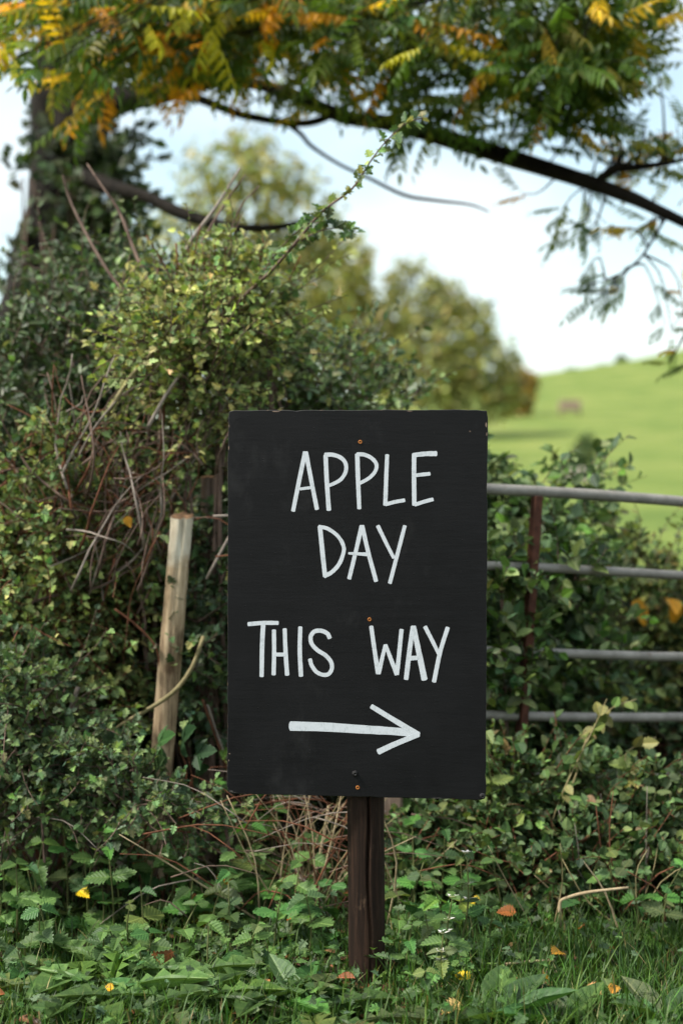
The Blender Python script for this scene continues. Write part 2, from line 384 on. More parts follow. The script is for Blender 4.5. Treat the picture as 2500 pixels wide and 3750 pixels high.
def flat(tpl):
    v, f = tpl; lv = np.array([i for q in f for i in q]); lt = np.array([len(q) for q in f]); return v, lv, lt
def frames(D, N):
    D = D / np.linalg.norm(D, axis=1, keepdims=True)
    N = N - D * np.sum(N * D, axis=1, keepdims=True); N /= np.maximum(np.linalg.norm(N, axis=1, keepdims=True), 1e-6)
    return np.stack([D, np.cross(N, D), N], axis=1)     # rows are the axes
def leaf_cloud(name, tpl, pos, D, N, size, col, material, parent=None, kind='stuff'):
    """all leaves of one foliage mass as one mesh"""
    if len(pos) == 0: return None
    v, lv, lt = flat(tpl); n = len(pos); M = frames(D, N)
    uv = np.tile(v[:, 3:], (n, 1)); v = v[:, :3]
    V = np.einsum('vi,nij->nvj', v, M) * np.asarray(size)[:, None, None] + pos[:, None, :]
    if parent is not None: V = V - np.array(wloc(parent))
    LV = (lv[None, :] + (np.arange(n) * len(v))[:, None]).ravel()
    LT = np.tile(lt, n); LS = np.concatenate([[0], np.cumsum(LT)[:-1]])
    C = np.repeat(col, len(v), axis=0)
    me = mesh_np(name, V.reshape(-1, 3), LS, LT, LV, material, C, smooth=False, uv=uv)
    o = link(name, me, parent); o['kind'] = kind; return o
_var = {}
def leaf_part(name, key, tpl, pos, d, nrm, size, color, material, parent):
    """one leaf as an object of its own; alike leaves share mesh data"""
    q = tuple(int(round(math.log(max(c, .004)) * 3)) for c in color); k = (key, q, material.name)
    if k not in _var:
        v, lv, lt = flat(tpl); cc = np.array([math.exp(x / 3) for x in q])
        _var[k] = mesh_np(key, v[:, :3], np.concatenate([[0], np.cumsum(lt)[:-1]]), lt, lv, material, np.tile(cc, (len(v), 1)), smooth=False, uv=v[:, 3:])
    o = link(name, _var[k], parent); M = frames(np.array([d], float), np.array([nrm], float))[0].T * size
    mw = Matrix([list(M[i]) + [0] for i in range(3)] + [[0, 0, 0, 1]])
    mw.translation = Vector(pos) - wloc(parent)
    o.matrix_basis = mw; return o

def palette(n, cols, w=None, jit=.22, r=rng):
    c = np.array(cols, float); i = r.choice(len(c), n, p=None if w is None else np.array(w) / sum(w))
    return c[i] * np.exp(r.normal(0, jit, (n, 1))) * np.exp(r.normal(0, .08, (n, 3)))
def unit(a): return a / np.maximum(np.linalg.norm(a, axis=1, keepdims=True), 1e-9)

def sprays(org, dr, L, nl, wob=.25, droop=.15, spread=.8, up=.7, facing=.3, tmin=.12, r=rng):
    """leafy twigs: returns twig polylines (n,5,3) and leaf positions, directions, normals"""
    n = len(org); L = np.broadcast_to(L, (n,)); dr = unit(dr)
    side = unit(np.cross(dr, r.normal(size=(n, 3)))); K = 6
    t = np.linspace(0, 1, K)
    def pt(t):
        return org[:, None, :] + dr[:, None, :] * (L[:, None] * t)[:, :, None] + side[:, None, :] * (L[:, None] * wob * np.sin(t * 2.4) * .6)[:, :, None] + np.array([0, 0, -1.])[None, None, :] * (L[:, None] * droop * t ** 2)[:, :, None]
    poly = pt(np.tile(t, (n, 1)))
    tl = tmin + (1 - tmin) * (np.arange(nl)[None, :] + r.uniform(0, .8, (n, nl))) / nl
    pos = pt(tl); tan = pt(tl + .02) - pos; tan = tan / np.linalg.norm(tan, axis=2, keepdims=True)
    rad = r.normal(size=(n, nl, 3)); rad = rad - tan * np.sum(rad * tan, axis=2, keepdims=True); rad /= np.linalg.norm(rad, axis=2, keepdims=True)
    D = tan * .55 + rad * spread + np.array([0, 0, .15])
    N = r.normal(size=(n, nl, 3)) * .45 + np.array([0, -facing, up])
    return poly, pos.reshape(-1, 3), D.reshape(-1, 3), N.reshape(-1, 3)
def twig_mesh(name, polys, r0, r1, material, parent, sides=3, kind='stuff'):
    n, K, _ = polys.shape
    tan = np.gradient(polys, axis=1); tan /= np.maximum(np.linalg.norm(tan, axis=2, keepdims=True), 1e-9)
    u = np.cross(tan, np.array([.31, .2, .93])); u /= np.maximum(np.linalg.norm(u, axis=2, keepdims=True), 1e-9); w = np.cross(tan, u)
    rr = (np.linspace(1, 0, K) * (np.broadcast_to(r0, (n,)) - r1)[:, None] + r1)[:, :, None, None]
    an = np.arange(sides) * 2 * math.pi / sides
    V = polys[:, :, None, :] + rr * (u[:, :, None, :] * np.cos(an)[None, None, :, None] + w[:, :, None, :] * np.sin(an)[None, None, :, None])
    if parent is not None: V = V - np.array(wloc(parent))
    a = (np.arange(K - 1)[:, None] * sides + np.arange(sides)[None, :]).ravel(); b = (np.arange(K - 1)[:, None] * sides + (np.arange(sides) + 1)[None, :] % sides).ravel()
    q = np.stack([a, b, b + sides, a + sides], 1)
    LV = (q[None] + (np.arange(n) * K * sides)[:, None, None]).ravel()
    ns = len(LV) // 4
    me = mesh_np(name, V.reshape(-1, 3), np.arange(ns) * 4, np.full(ns, 4), LV, material)
    o = link(name, me, parent); o['kind'] = kind; return o

def blob_points(blobs, n, r=rng, back=.35, inner=.45):
    """points and outward directions in a set of ellipsoids (px, py, Y, rx_px, rz_px, ry_m)"""
    B = np.array(blobs, float); w = B[:, 3] * B[:, 4]; i = r.choice(len(B), n * 3, p=w / w.sum())
    u = unit(r.normal(size=(n * 3, 3))); keep = (u[:, 1] < .15) | (r.random(n * 3) < back); i, u = i[keep][:n], u[keep][:n]
    b = B[i]; Y = dep(b[:, 2]); c = np.stack([(b[:, 0] - 1250) / F * Y, Y, CH - (b[:, 1] - 1875) / F * Y], 1)
    rad = np.stack([b[:, 3] / F * Y, b[:, 5], b[:, 4] / F * Y], 1) * r.uniform(inner, 1, (len(u), 1)) ** .6
    return c + u * rad, u
def gz(x, y):
    return 0.012 * np.sin(x * 5 + 1) * np.sin(y * 4) - .045 * np.clip(x - .6, 0, 3)

def split_nearest(pos, k, xlim=(0, 2500), ylim=(0, 3750)):
    """indices of the k leaves nearest to the camera inside the picture, and the others"""
    px = 1250 + pos[:, 0] / pos[:, 1] * F; py = 1875 - (pos[:, 2] - CH) / pos[:, 1] * F
    ok = (px > xlim[0]) & (px < xlim[1]) & (py > ylim[0]) & (py < ylim[1]) & ~((px > 850) & (px < 1770) & (py > 1520) & (py < 2900))
    d = np.where(ok, pos[:, 1], 1e9); idx = np.argsort(d)[:k]; idx = idx[d[idx] < 1e8]
    m = np.ones(len(pos), bool); m[idx] = False
    return idx, np.nonzero(m)[0]

# ------------------------------------------------------------------ the setting: ground and pasture
def grid_sheet(name, xs, ys, fz, material):
    X, Y = np.meshgrid(xs, ys); Z = fz(X, Y); V = np.stack([X, Y, Z], 2).reshape(-1, 3); nx, ny = len(xs), len(ys)
    a = (np.arange(ny - 1)[:, None] * nx + np.arange(nx - 1)[None, :]).ravel()
    LV = np.stack([a, a + 1, a + nx + 1, a + nx], 1).ravel(); n = len(a)
    o = link(name, mesh_np(name, V, np.arange(n) * 4, np.full(n, 4), LV, material)); o['kind'] = 'structure'; return o
YK = [-100, 6.2, 9, 12, 20, 30, 45, 60, 80, 100, 120, 138, 155, 175, 260, 600]
ZK = [0, 0, .05, .2, .85, 1.7, 3.05, 4.6, 7.0, 9.7, 12.4, 14.3, 15.0, 14.6, 9, 0]
def hz(X, Y):
    e = gz(X, np.minimum(Y, 6.2)) * np.clip(1 - (Y - 6.2) / 12, 0, 1)
    k = np.clip(Y / 138, 0, 1.3) ** 2
    return np.interp(Y, YK, ZK) + e + .175 * np.clip(X - 18, -60, 60) * k + .25 * np.sin(X * .11 + 1) * k
grid_sheet('ground', np.concatenate([[-400, -120, -40, -12], np.arange(-6, 6.01, .15), [12, 40, 120, 400]]), np.concatenate([[-300, -60, -15, -3], np.arange(0, 6.21, .2), [6.2]])[:-1], lambda X, Y: hz(X, Y), GROUND)
ysf = np.concatenate([np.arange(6.2, 30, .8), np.arange(30, 180, 3), np.arange(180, 600, 30)]); ysf[0] = 6.2
g = grid_sheet('pasture_hill', np.concatenate([np.arange(-400, -40, 30), np.arange(-40, 80, 1.5), np.arange(80, 400, 30)]), ysf, hz, PASTURE)

# ------------------------------------------------------------------ the sign
SY = 3.28
sign = thing('roadside_sign', (P(1340, 3620, SY + .055).x, SY + .055, 0), 'black painted wooden board on a dark post with white hand-lettered words and arrow', 'sign')
def build_board():
    corners = [(836, 1503), (1785, 1500), (1778, 2930), (832, 2906)]
    r = random.Random(3); out = []
    for i in range(4):
        a, b = corners[i], corners[(i + 1) % 4]; n = 46
        dx, dy = b[0] - a[0], b[1] - a[1]; L = math.hypot(dx, dy); nx, ny = dy / L, -dx / L
        for k in range(n):
            t = k / n; w = mnoise.noise(Vector((i * 7.1, t * 9, 0))) * 1.6 + r.uniform(-.5, .5)
            if r.random() < .05: w -= r.uniform(1, 3)
            if k == 0: cxx = (1785 + 832) / 2; w = 0; out.append((a[0] + (4 if a[0] < cxx else -4), a[1] + (4 if a[1] < 2000 else -5))); continue
            out.append((a[0] + dx * t + nx * w, a[1] + dy * t + ny * w))
    mb = MB(); n = len(out); cx = 1307; cyy = 2215
    TH = .012
    rings = [(1.0, TH), (1.0, .0016), (.9975, .0)]
    for s, d in rings:
        for (x, y) in out: 
            px, py = cx + (x - cx) * s, cyy + (y - cyy) * s; v = P(px, py, SY); v.y = SY + d; mb.v.append(v)
    for j in range(2):
        for k in range(n):
            a, b = j * n + k, j * n + (k + 1) % n
            mb.f.append((a, a + n, b + n, b)); mb.m.append(1)
    mb.f.append(tuple(range(2 * n, 3 * n))[::-1]); mb.m.append(0)
    mb.f.append(tuple(range(n))); mb.m.append(1)
    me_o = mb.build('board', [SIGNBLACK, SIGNEDGE], sign, smooth=False)
    bm = bmesh.new(); bm.from_mesh(me_o.data); bmesh.ops.recalc_face_normals(bm, faces=bm.faces); bm.to_mesh(me_o.data); bm.free()
    return me_o
board = build_board(); tag(board, 'black painted plywood board with chipped edges')
def stroke(mb, pts, w, lift, seed, ends=(1, 1)):
    """brush stroke in photo pixels: ribbon with uneven edges and rounded ends, lying on the board"""
    r = random.Random(seed); p = spline(pts, max(10, len(pts) * 5)); n = len(p)
    if not hasattr(w, '__len__'): w = [w, w]
    L = []; Rr = []
    tang = np.gradient(p, axis=0); tang /= np.linalg.norm(tang, axis=1, keepdims=True)
    sp = []
    def add(c, t, hw): L.append((c[0] - t[1] * hw, c[1] + t[0] * hw)); Rr.append((c[0] + t[1] * hw, c[1] - t[0] * hw))
    for j, q in ((3, .45), (2, .78), (1, .95)):
        hw = w[0] / 2; add(p[0] - tang[0] * hw * (.42 * j / 3) , tang[0], hw * (q + r.uniform(-.06, .06)))
    for i in range(n):
        hw = (w[0] + (w[1] - w[0]) * i / (n - 1)) / 2; hw *= 1 + .06 * mnoise.noise(Vector((seed * 3.3, i * .5, 0))) + r.uniform(-.02, .02); add(p[i], tang[i], hw)
    for j, q in ((1, .95), (2, .78), (3, .45)):
        hw = w[1] / 2; add(p[-1] + tang[-1] * hw * (.42 * j / 3), tang[-1], hw * (q + r.uniform(-.06, .06)))
    b0 = len(mb.v); m = len(L)
    for d in (lift, -.0003):
        for a in L + Rr:
            v = P(a[0], a[1], SY); v.y = SY - d; mb.v.append(v)
    for i in range(m - 1):
        a = b0 + i; mb.f.append((a, a + 1, a + m + 1, a + m)); mb.m.append(0)
    for side in (0, m):                       # thin painted edge
        for i in range(m - 1):
            a = b0 + side + i; mb.f.append((a, a + 2 * m, a + 2 * m + 1, a + 1) if side else (a, a + 1, a + 2 * m + 1, a + 2 * m)); mb.m.append(0)
def c7(*q): return [(820 + x * .625, 1480 + y * .625) for x, y in q]
def c8(*q): return [(820 + x * .625, 2100 + y * .625) for x, y in q]
k = .625
LETTERS = [
 ('A', 'APPLE', [(c7((475, 282), (440, 450), (405, 625)), 26, 24), (c7((480, 282), (510, 440), (544, 615)), 25, 24), (c7((447, 497), (508, 489)), 17, 17)]),
 ('P', 'APPLE', [(c7((595, 300), (602, 450), (614, 620)), 26, 26), (c7((592, 297), (640, 297), (690, 318), (714, 355), (711, 400), (685, 440), (650, 462), (614, 477)), 25, 20)]),
 ('P', 'APPLE', [(c7((780, 295), (785, 450), (792, 611)), 27, 24), (c7((780, 294), (820, 296), (864, 316), (892, 352), (887, 390), (860, 424), (827, 447), (797, 462)), 24, 20)]),
 ('L', 'APPLE', [(c7((955, 298), (950, 420), (944, 590)), 23, 25), (c7((946, 587), (1000, 573), (1056, 563)), 22, 22)]),
 ('E', 'APPLE', [(c7((1113, 292), (1112, 420), (1114, 590)), 26, 26), (c7((1108, 299), (1180, 291), (1242, 290)), 26, 30), (c7((1120, 417), (1204, 408)), 21, 22), (c7((1118, 589), (1170, 572), (1222, 558)), 22, 22)]),
 ('D', 'DAY', [(c7((562, 718), (578, 880), (592, 1008)), 27, 26), (c7((556, 717), (610, 731), (668, 775), (701, 836), (694, 890), (670, 943), (630, 985), (588, 1008)), 21, 24)]),
 ('A', 'DAY', [(c7((806, 714), (770, 870), (733, 1022)), 25, 23), (c7((809, 714), (845, 870), (890, 1036)), 25, 24), (c7((730, 874), (838, 880)), 14, 22)]),
 ('Y', 'DAY', [(c7((901, 714), (950, 815), (993, 900)), 23, 20), (c7((1058, 714), (1020, 860), (971, 1048)), 22, 23)]),
 ('T', 'THIS', [(c8((143, 297), (230, 290), (316, 290)), 24, 24), (c8((230, 296), (224, 420), (221, 602)), 27, 25)]),
 ('H', 'THIS', [(c8((293, 333), (294, 460), (291, 592)), 24, 25), (c8((356, 326), (361, 460), (370, 594)), 24, 25), (c8((302, 475), (358, 475)), 22, 22)]),
 ('I', 'THIS', [(c8((447, 315), (444, 450), (451, 600)), 24, 26)]),
 ('S', 'THIS', [(c8((619, 378), (605, 352), (570, 336), (530, 340), (508, 370), (514, 412), (547, 449), (595, 480), (626, 517), (632, 555), (614, 588), (580, 594), (541, 576), (513, 537), (504, 503)), 25, 23)]),
 ('W', 'WAY', [(c8((862, 311), (880, 440), (902, 585)), 24, 26), (c8((905, 585), (925, 500), (944, 420)), 26, 20), (c8((946, 420), (980, 510), (1011, 590)), 22, 26), (c8((1039, 330), (1026, 460), (1013, 590)), 25, 24)]),
 ('A', 'WAY', [(c8((1106, 312), (1085, 460), (1066, 618)), 27, 27), (c8((1110, 312), (1142, 470), (1173, 620)), 28, 36), (c8((1092, 497), (1132, 494)), 26, 26)]),
 ('Y', 'WAY', [(c8((1177, 313), (1222, 400), (1260, 478)), 24, 20), (c8((1309, 318), (1265, 460), (1229, 634)), 24, 25)]),
]
sd_ = 1
for ch, word, sts in LETTERS:
    mb = MB()
    for i, (pts, w0, w1) in enumerate(sts):
        stroke(mb, pts, (w0 * k, w1 * k), .0004 + .00012 * i, sd_); sd_ += 1
    o = mb.build('painted_letter', SIGNWHITE, board, smooth=False); o['label'] = 'white painted letter %s of the word %s' % (ch, word)
mb = MB()
stroke(mb, c8((392, 894), (600, 900), (800, 913), (1000, 925), (1110, 938)), (56 * k, 42 * k), .0004, 91)
stroke(mb, c8((864, 779), (1000, 862), (1138, 944)), (28 * k, 32 * k), .00055, 92)
stroke(mb, c8((904, 1045), (1000, 1000), (1138, 944)), (34 * k, 28 * k), .0007, 93)
o = mb.build('painted_arrow', SIGNWHITE, board, smooth=False); o['label'] = 'white painted arrow pointing right'
def screw(px, py, r):
    c = P(px, py, SY); mb = MB(); n = 16
    rings = [(r * 1.02, .0), (r, -.0009), (r * .82, -.0015), (r * .42, -.0011), (r * .36, -.0002)]
    for rr, d in rings:
        for i in range(n):
            a = 2 * math.pi * i / n; q = rr * (1.25 if (rr < r * .5 and i % 4 == 0) else 1); mb.v.append(c + Vector((math.cos(a) * q, d, math.sin(a) * q)))
    for j in range(len(rings) - 1):
        for i in range(n):
            a, b = j * n + i, j * n + (i + 1) % n; mb.f.append((a, a + n, b + n, b)); mb.m.append(1 if j == 3 else 0)
    mb.f.append(tuple(range((len(rings) - 1) * n, len(rings) * n))); mb.m.append(1)
    return mb.build('screw', [ORANGE, DARKBOLT], board)
for px, py in ((1318.5, 1618.5), (1352.5, 2268.5), (1309, 2884)): screw(px, py, .0045)
def knob(px, py, r, name):
    c = P(px, py, SY); mb = MB(); n = 12
    for rr, d in ((1.3, .001), (1.1, -.002), (.9, -.006), (.55, -.008)):
        for i in range(n):
            a = 2 * math.pi * i / n; q = r * rr * (1 + .22 * mnoise.noise(Vector((math.cos(a) * 2, math.sin(a) * 2, rr * 4)))); mb.v.append(c + Vector((math.cos(a) * q, d, math.sin(a) * q)))
    for j in range(3):
        for i in range(n): a, b = j * n + i, j * n + (i + 1) % n; mb.f.append((a, a + n, b + n, b)); mb.m.append(0)
    mb.f.append(tuple(range(3 * n, 4 * n))); mb.m.append(0)
    return mb.build(name, DARKBOLT, board)
def chip(px, py, w, h, m, seed):
    rr = random.Random(seed); mb = MB(); n = 9
    for d in (.00025, -.0002):
        for i in range(n):
            a = 2 * math.pi * i / n; q = rr.uniform(.6, 1.1) if d > 0 else 1.0; v = P(px + math.cos(a) * w * q, py + math.sin(a) * h * q, SY); v.y = SY - d; mb.v.append(v)
    for i in range(n): mb.f.append((i, (i + 1) % n, (i + 1) % n + n, i + n)); mb.m.append(0)
    mb.f.append(tuple(range(n))); mb.m.append(0); mb.build('paint_chip', m, board, smooth=False)
for i, q in enumerate(((1779, 1556, 3, 10), (1781, 1590, 2, 7), (1720, 1580, 3, 3), (841, 2760, 3, 3), (838, 2785, 2, 4), (839, 1560, 2, 6), (838, 1640, 2, 8), (1500, 1506, 12, 2), (1010, 1507, 16, 2))): chip(*q, GREYWOOD, i)
for i, q in enumerate(((846, 2898, 9, 5), (860, 2902, 12, 2), (1100, 2911, 30, 2), (1600, 2923, 26, 2))): chip(*q, SCUFF, i + 40)
knob(1299.5, 2832.5, .0058, 'painted_over_bolt'); knob(1765, 2915, .0058, 'corner_bolt')
# the post: round, tapering to its foot, with a long drying crack
def post():
    mb = MB(); n = 110; zs = np.linspace(0, 1, 60)
    A = P(1329, 1560, SY); B = P(1346, 3760, SY)
    rA, rB = 74 / F * SY, 67 / F * SY
    A.y = B.y = 0
    for i, t in enumerate(zs):
        c = A.lerp(B, t); c.y = SY + .0125 + rA; r = rA + (rB - rA) * t
        cr = math.radians(-82 + 9 * math.sin(t * 5 + 1) + 3 * math.sin(t * 31) + 10 * t)      # crack angle, facing the camera
        for kk in range(n):
            a = 2 * math.pi * kk / n; q = r * (1 + .02 * mnoise.noise(Vector((math.cos(a) * 2, math.sin(a) * 2, t * 5))))
            d = abs((a - cr + math.pi) % (2 * math.pi) - math.pi)
            q -= .022 * math.exp(-(d / .06) ** 2) * (.55 + .45 * math.sin(t * 9 + 2)) * (1 if t < .93 else 0)
            mb.v.append(Vector((c.x + math.cos(a) * q, c.y + math.sin(a) * q, c.z)))
    for i in range(len(zs) - 1):
        for kk in range(n):
            a, b = i * n + kk, i * n + (kk + 1) % n; mb.f.append((a, b, b + n, a + n)[::-1]); mb.m.append(0)
    mb.f.append(tuple(range(n))); mb.m.append(0); mb.f.append(tuple(range((len(zs) - 1) * n, len(zs) * n))[::-1]); mb.m.append(0)
    return mb.build('post', POSTWOOD, sign)
tag(post(), 'dark brown round post with a long vertical crack')

# ------------------------------------------------------------------ fence stakes
HEDGE_NEAR = True
def stake(name, top, foot, r0, r1, label, group, mats, slant, seed):
    foot = Vector(foot); top = Vector(top)
    root = thing(name, (foot.x, foot.y, 0), label, 'post', group)
    n, m = 28, 26; mb = MB()
    for i in range(m):
        t = i / (m - 1); c = foot.lerp(top, t); r = r1 + (r0 - r1) * t
        if t > .965: r *= 1.06
        for kk in range(n):
            a = 2 * math.pi * kk / n; nzv = mnoise.noise(Vector((math.cos(a) * 1.6 + seed, math.sin(a) * 1.6, t * 4)))
            q = r * (1 + .05 * nzv + (.03 * mnoise.noise(Vector((a * 4, seed, t * 2)))))
            d = abs((a - math.radians(-75 + 12 * math.sin(t * 6)) + math.pi) % (2 * math.pi) - math.pi)
            if t > .55: q -= .016 * math.exp(-(d / .14) ** 2) * (t - .55) / .45
            z = c.z + (slant * math.sin(a) * q if i == m - 1 else (slant * math.sin(a) * q * .6 if i == m - 2 else 0))
            mb.v.append(Vector((c.x + math.cos(a) * q, c.y + math.sin(a) * q, z)))
    for i in range(m - 1):
        for kk in range(n): a, b = i * n + kk, i * n + (kk + 1) % n; mb.f.append((a, b, b + n, a + n)); mb.m.append(0)
    body = mb.build('shaft', mats[0], root)
    mt = MB(); c = Vector((0, 0, 0)); ring = mb.v[-n:]; c = sum(ring, Vector()) / n
    for f_, dz in ((1, 0), (.93, .003), (.6, -.001)):
        for v in ring: q = c.lerp(v, f_); q.z += dz + .004 * mnoise.noise(q * 60); mt.v.append(q)
    for j in range(2):
        for kk in range(n): a, b = j * n + kk, j * n + (kk + 1) % n; mt.f.append((a, b, b + n, a + n)); mt.m.append(0)
    mt.f.append(tuple(range(2 * n, 3 * n))); mt.m.append(0)
    mt.build('sawn_top', mats[1], root)
    return root
stake('fence_stake', P(668, 1890, 4.62), P(548, 3320, 4.62), 40 / F * dep(4.62), 44 / F * dep(4.62), 'leaning round wooden stake with pale weathered top standing in the hedge', 'fence stakes', (STAKEWOOD, STAKETOP), .28, 1)
b5 = P(752, 3250, 4.97); b5.z = -.05
stake('fence_stake', P(768, 1748, 4.97), b5, 31 / F * dep(4.97), 34 / F * dep(4.97), 'grey weathered stake half hidden among hedge stems beside the sign board', 'fence stakes', (GREYWOOD, STAKETOP), .1, 5)

# ------------------------------------------------------------------ the gate
HEDGE_NEAR = False
GA = np.array([1786, 4.20]); GB = np.array([2500, 4.47])
RAILS = [(1791, 1838), (2076, 2104), (2388, 2401), (2620, 2624), (2838, 2845), (3038, 3047)]
def gate_pt(i, t):
    a = P(1786, RAILS[i][0], 4.20); b = P(2500, RAILS[i][1], 4.47); return a.lerp(b, t)
T0, T1 = -.36, 3.6
gb = gate_pt(5, T0)
gate = thing('field_gate', (gb.x, gb.y, 0), 'grey galvanised tubular field gate with a rusty upright, right of the sign', 'gate')
for i in range(6):
    mb = MB(); ts = np.linspace(T0, T1, 14); pts = [gate_pt(i, t) + Vector((0, 0, .004 * math.sin(t * 3 + i))) for t in ts]
    mb.tube(pts, .0172 if i == 0 else .0145, 14); mb.build('rail', GALV, gate)
def flatbar(name, a, b, w, d, m, parent):
    a, b = Vector(a), Vector(b); ax = (b - a); L = ax.length; ax.normalize(); gx = (gate_pt(0, 1) - gate_pt(0, 0)).normalized(); gx = (gx - ax * gx.dot(ax)).normalized(); gy = ax.cross(gx)
    mb = MB(); mb.box((a + b) / 2, (w / 2, d / 2, L / 2), Matrix((gx, gy, ax)).transposed()); return mb.build(name, m, parent, smooth=False, bevel=.002)
a = gate_pt(0, .237); b = gate_pt(5, .13); a.z -= .012; b.z += .01
dv = Vector((0, .010, 0))
tag(flatbar('upright', a - dv, b - dv, .026, .030, RUST, gate), 'rust brown flat iron upright')
for t in (1.7, 3.0):
    flatbar('upright', gate_pt(0, t), gate_pt(5, t - .05), .026, .030, RUST, gate)
for t in (T0, T1):
    p0 = gate_pt(5, t); p1 = gate_pt(0, t); MB().tube([p0 - Vector((0, 0, .03)), p1 + Vector((0, 0, .03))], .019, 14).build('stile', GALV, gate)
p = gate_pt(0, T0 - .13)
gp = thing('gate_post', (p.x, p.y, 0), 'square timber gate post behind the sign board', 'post')
MB().box((p.x, p.y, .60), (.055, .055, .72)).build('shaft', GREYWOOD, gp, smooth=False, bevel=.008)
for i in (0, 4):
    q = gate_pt(i, T0); MB().tube([q, gate_pt(i, T0 - .1)], .009, 8).build('hinge', RUST, gp)

# ------------------------------------------------------------------ walnut tree on the left
TY = 7.6
b0 = P(60, 2620, TY)
tree = thing('walnut_tree', (b0.x, b0.y, hz(b0.x, b0.y) - .05), 'big dark walnut tree with yellowing leaves and a long limb reaching over the sign', 'tree')
def limb(name, rows, n=26, sides=12, wob=.18):
    pts, rad = pxpath(rows, n); mb = MB(); mb.tube(pts, rad, sides, wob=wob); mb.build(name, BARK, tree); return np.array(pts)
LIMBS = []
limb('trunk', [(30, 2680, TY, 520), (60, 2200, TY, 440), (90, 1700, TY, 380), (120, 1300, TY, 330), (160, 1100, TY, 290), (195, 900, TY, 250), (215, 760, TY, 225), (228, 640, TY, 225), (245, 520, TY, 270), (262, 400, TY, 300), (270, 330, TY, 240), (275, 250, TY, 150)], 60, 22, .25)
LIMBS.append(limb('branch', [(255, 420, 7.6, 230), (230, 200, 7.6, 190), (260, -100, 7.4, 160), (340, -500, 7.2, 120), (420, -1000, 7, 70), (450, -1500, 7, 20)]))
LIMBS.append(limb('branch', [(290, 470, 7.6, 150), (400, 385, 7.4, 115), (500, 352, 7.2, 90), (610, 335, 7.0, 78), (740, 250, 6.8, 76), (835, 165, 6.6, 82), (1020, 143, 6.4, 86), (1200, 90, 6.1, 68), (1500, 10, 5.8, 44), (1900, -120, 5.5, 28), (2300, -300, 5.4, 12)]))
LIMBS.append(limb('branch', [(560, 345, 7.05, 50), (760, 305, 6.9, 46), (920, 305, 6.8, 46), (1060, 345, 6.65, 46), (1250, 425, 6.5, 52), (1420, 450, 6.4, 60), (1700, 525, 6.3, 66), (1900, 588, 6.2, 66), (2100, 650, 6.1, 60), (2300, 720, 6.0, 52), (2400, 765, 5.95, 44), (2620, 865, 5.9, 34), (3000, 980, 5.8, 22), (3400, 1050, 5.7, 8)], 48))
LIMBS.append(limb('branch', [(560, 350, 7.05, 40), (700, 355, 6.95, 36), (790, 385, 6.85, 34), (900, 424, 6.8, 32), (1080, 452, 6.7, 28), (1170, 440, 6.6, 30), (1250, 398, 6.55, 26), (1350, 345, 6.5, 20), (1500, 280, 6.4, 10)], 40))
LIMBS.append(limb('branch', [(1040, 445, 6.72, 20), (1100, 490, 6.7, 17), (1140, 535, 6.68, 15), (1240, 600, 6.65, 13), (1350, 652, 6.6, 13), (1480, 715, 6.55, 13), (1600, 735, 6.5, 12), (1720, 750, 6.5, 9), (1790, 776, 6.5, 6)], 40, 8))
LIMBS.append(limb('branch', [(210, 600, 7.5, 90), (380, 675, 7.2, 62), (540, 722, 7.0, 46), (640, 772, 6.9, 50), (760, 812, 6.8, 44), (870, 834, 6.75, 34), (1020, 830, 6.7, 26), (1150, 800, 6.6, 12)]))
LIMBS.append(limb('branch', [(1200, 88, 6.1, 40), (1400, 110, 6.1, 40), (1600, 190, 6.0, 44), (1720, 268, 5.95, 38), (1830, 312, 5.9, 28), (1950, 385, 5.85, 20), (2060, 470, 5.8, 8)]))
LIMBS.append(limb('branch', [(2180, 668, 6.05, 26), (2250, 618, 6.0, 36), (2330, 612, 5.95, 28), (2480, 590, 5.9, 16), (2640, 540, 5.8, 6)]))
LIMBS.append(limb('branch', [(2440, 790, 5.95, 12), (2330, 960, 5.9, 9), (2200, 1030, 5.85, 6), (2050, 1060, 5.8, 3)], 20, 6))
LIMBS.append(limb('branch', [(2700, 880, 5.85, 22), (2620, 1080, 5.7, 14), (2520, 1200, 5.6, 9), (2450, 1330, 5.55, 4)], 20, 6))
LP = np.vstack(LIMBS)
# leafy twigs: (px0, px1, py0, py1, Y0, Y1, twigs, leaves per twig, yellowness)
CLUST = [(-40, 330, -40, 260, 4.7, 6.0, 28, 6, .42), (250, 420, 60, 420, 5.2, 6.4, 15, 5, .48), (400, 800, -60, 290, 5.0, 6.6, 40, 6, .24),
         (800, 1250, -80, 240, 5.3, 6.6, 28, 6, .22), (1250, 1750, -80, 190, 5.0, 6.3, 28, 6, .20), (1300, 1900, 150, 380, 5.6, 6.5, 18, 5, .08), (1350, 2100, 330, 510, 5.8, 6.5, 18, 3, .05), (780, 1300, 200, 350, 6.2, 6.8, 8, 3, .35),
         (1750, 2380, -100, 290, 5.2, 6.2, 50, 6, .10), (1850, 2250, 230, 420, 5.5, 6.0, 17, 5, .08), (1900, 2150, 380, 520, 5.7, 6.0, 9, 3, .06),
         (2250, 2600, 440, 700, 5.9, 6.3, 18, 4, .22), (2040, 2440, 690, 880, 6.0, 6.3, 10, 3, .25), (2050, 2360, 1000, 1080, 6.0, 6.2, 5, 3, .2), (2430, 2560, 1170, 1430, 5.9, 6.2, 6, 3, .3), (1850, 1950, 700, 740, 6.2, 6.3, 1, 2, .3),
         (2440, 2600, -60, 60, 5.2, 6, 5, 4, .1), (500, 1250, 260, 340, 6.2, 6.7, 9, 3, .3),
         (-700, -60, -300, 250, 5.2, 7.5, 12, 6, .3), (-200, 2900, -900, -120, 5.2, 8.2, 44, 6, .2), (-100, 2600, -1900, -900, 5.5, 9, 20, 7, .2), (2700, 3300, 500, 1000, 5.3, 6.2, 10, 5, .3)]
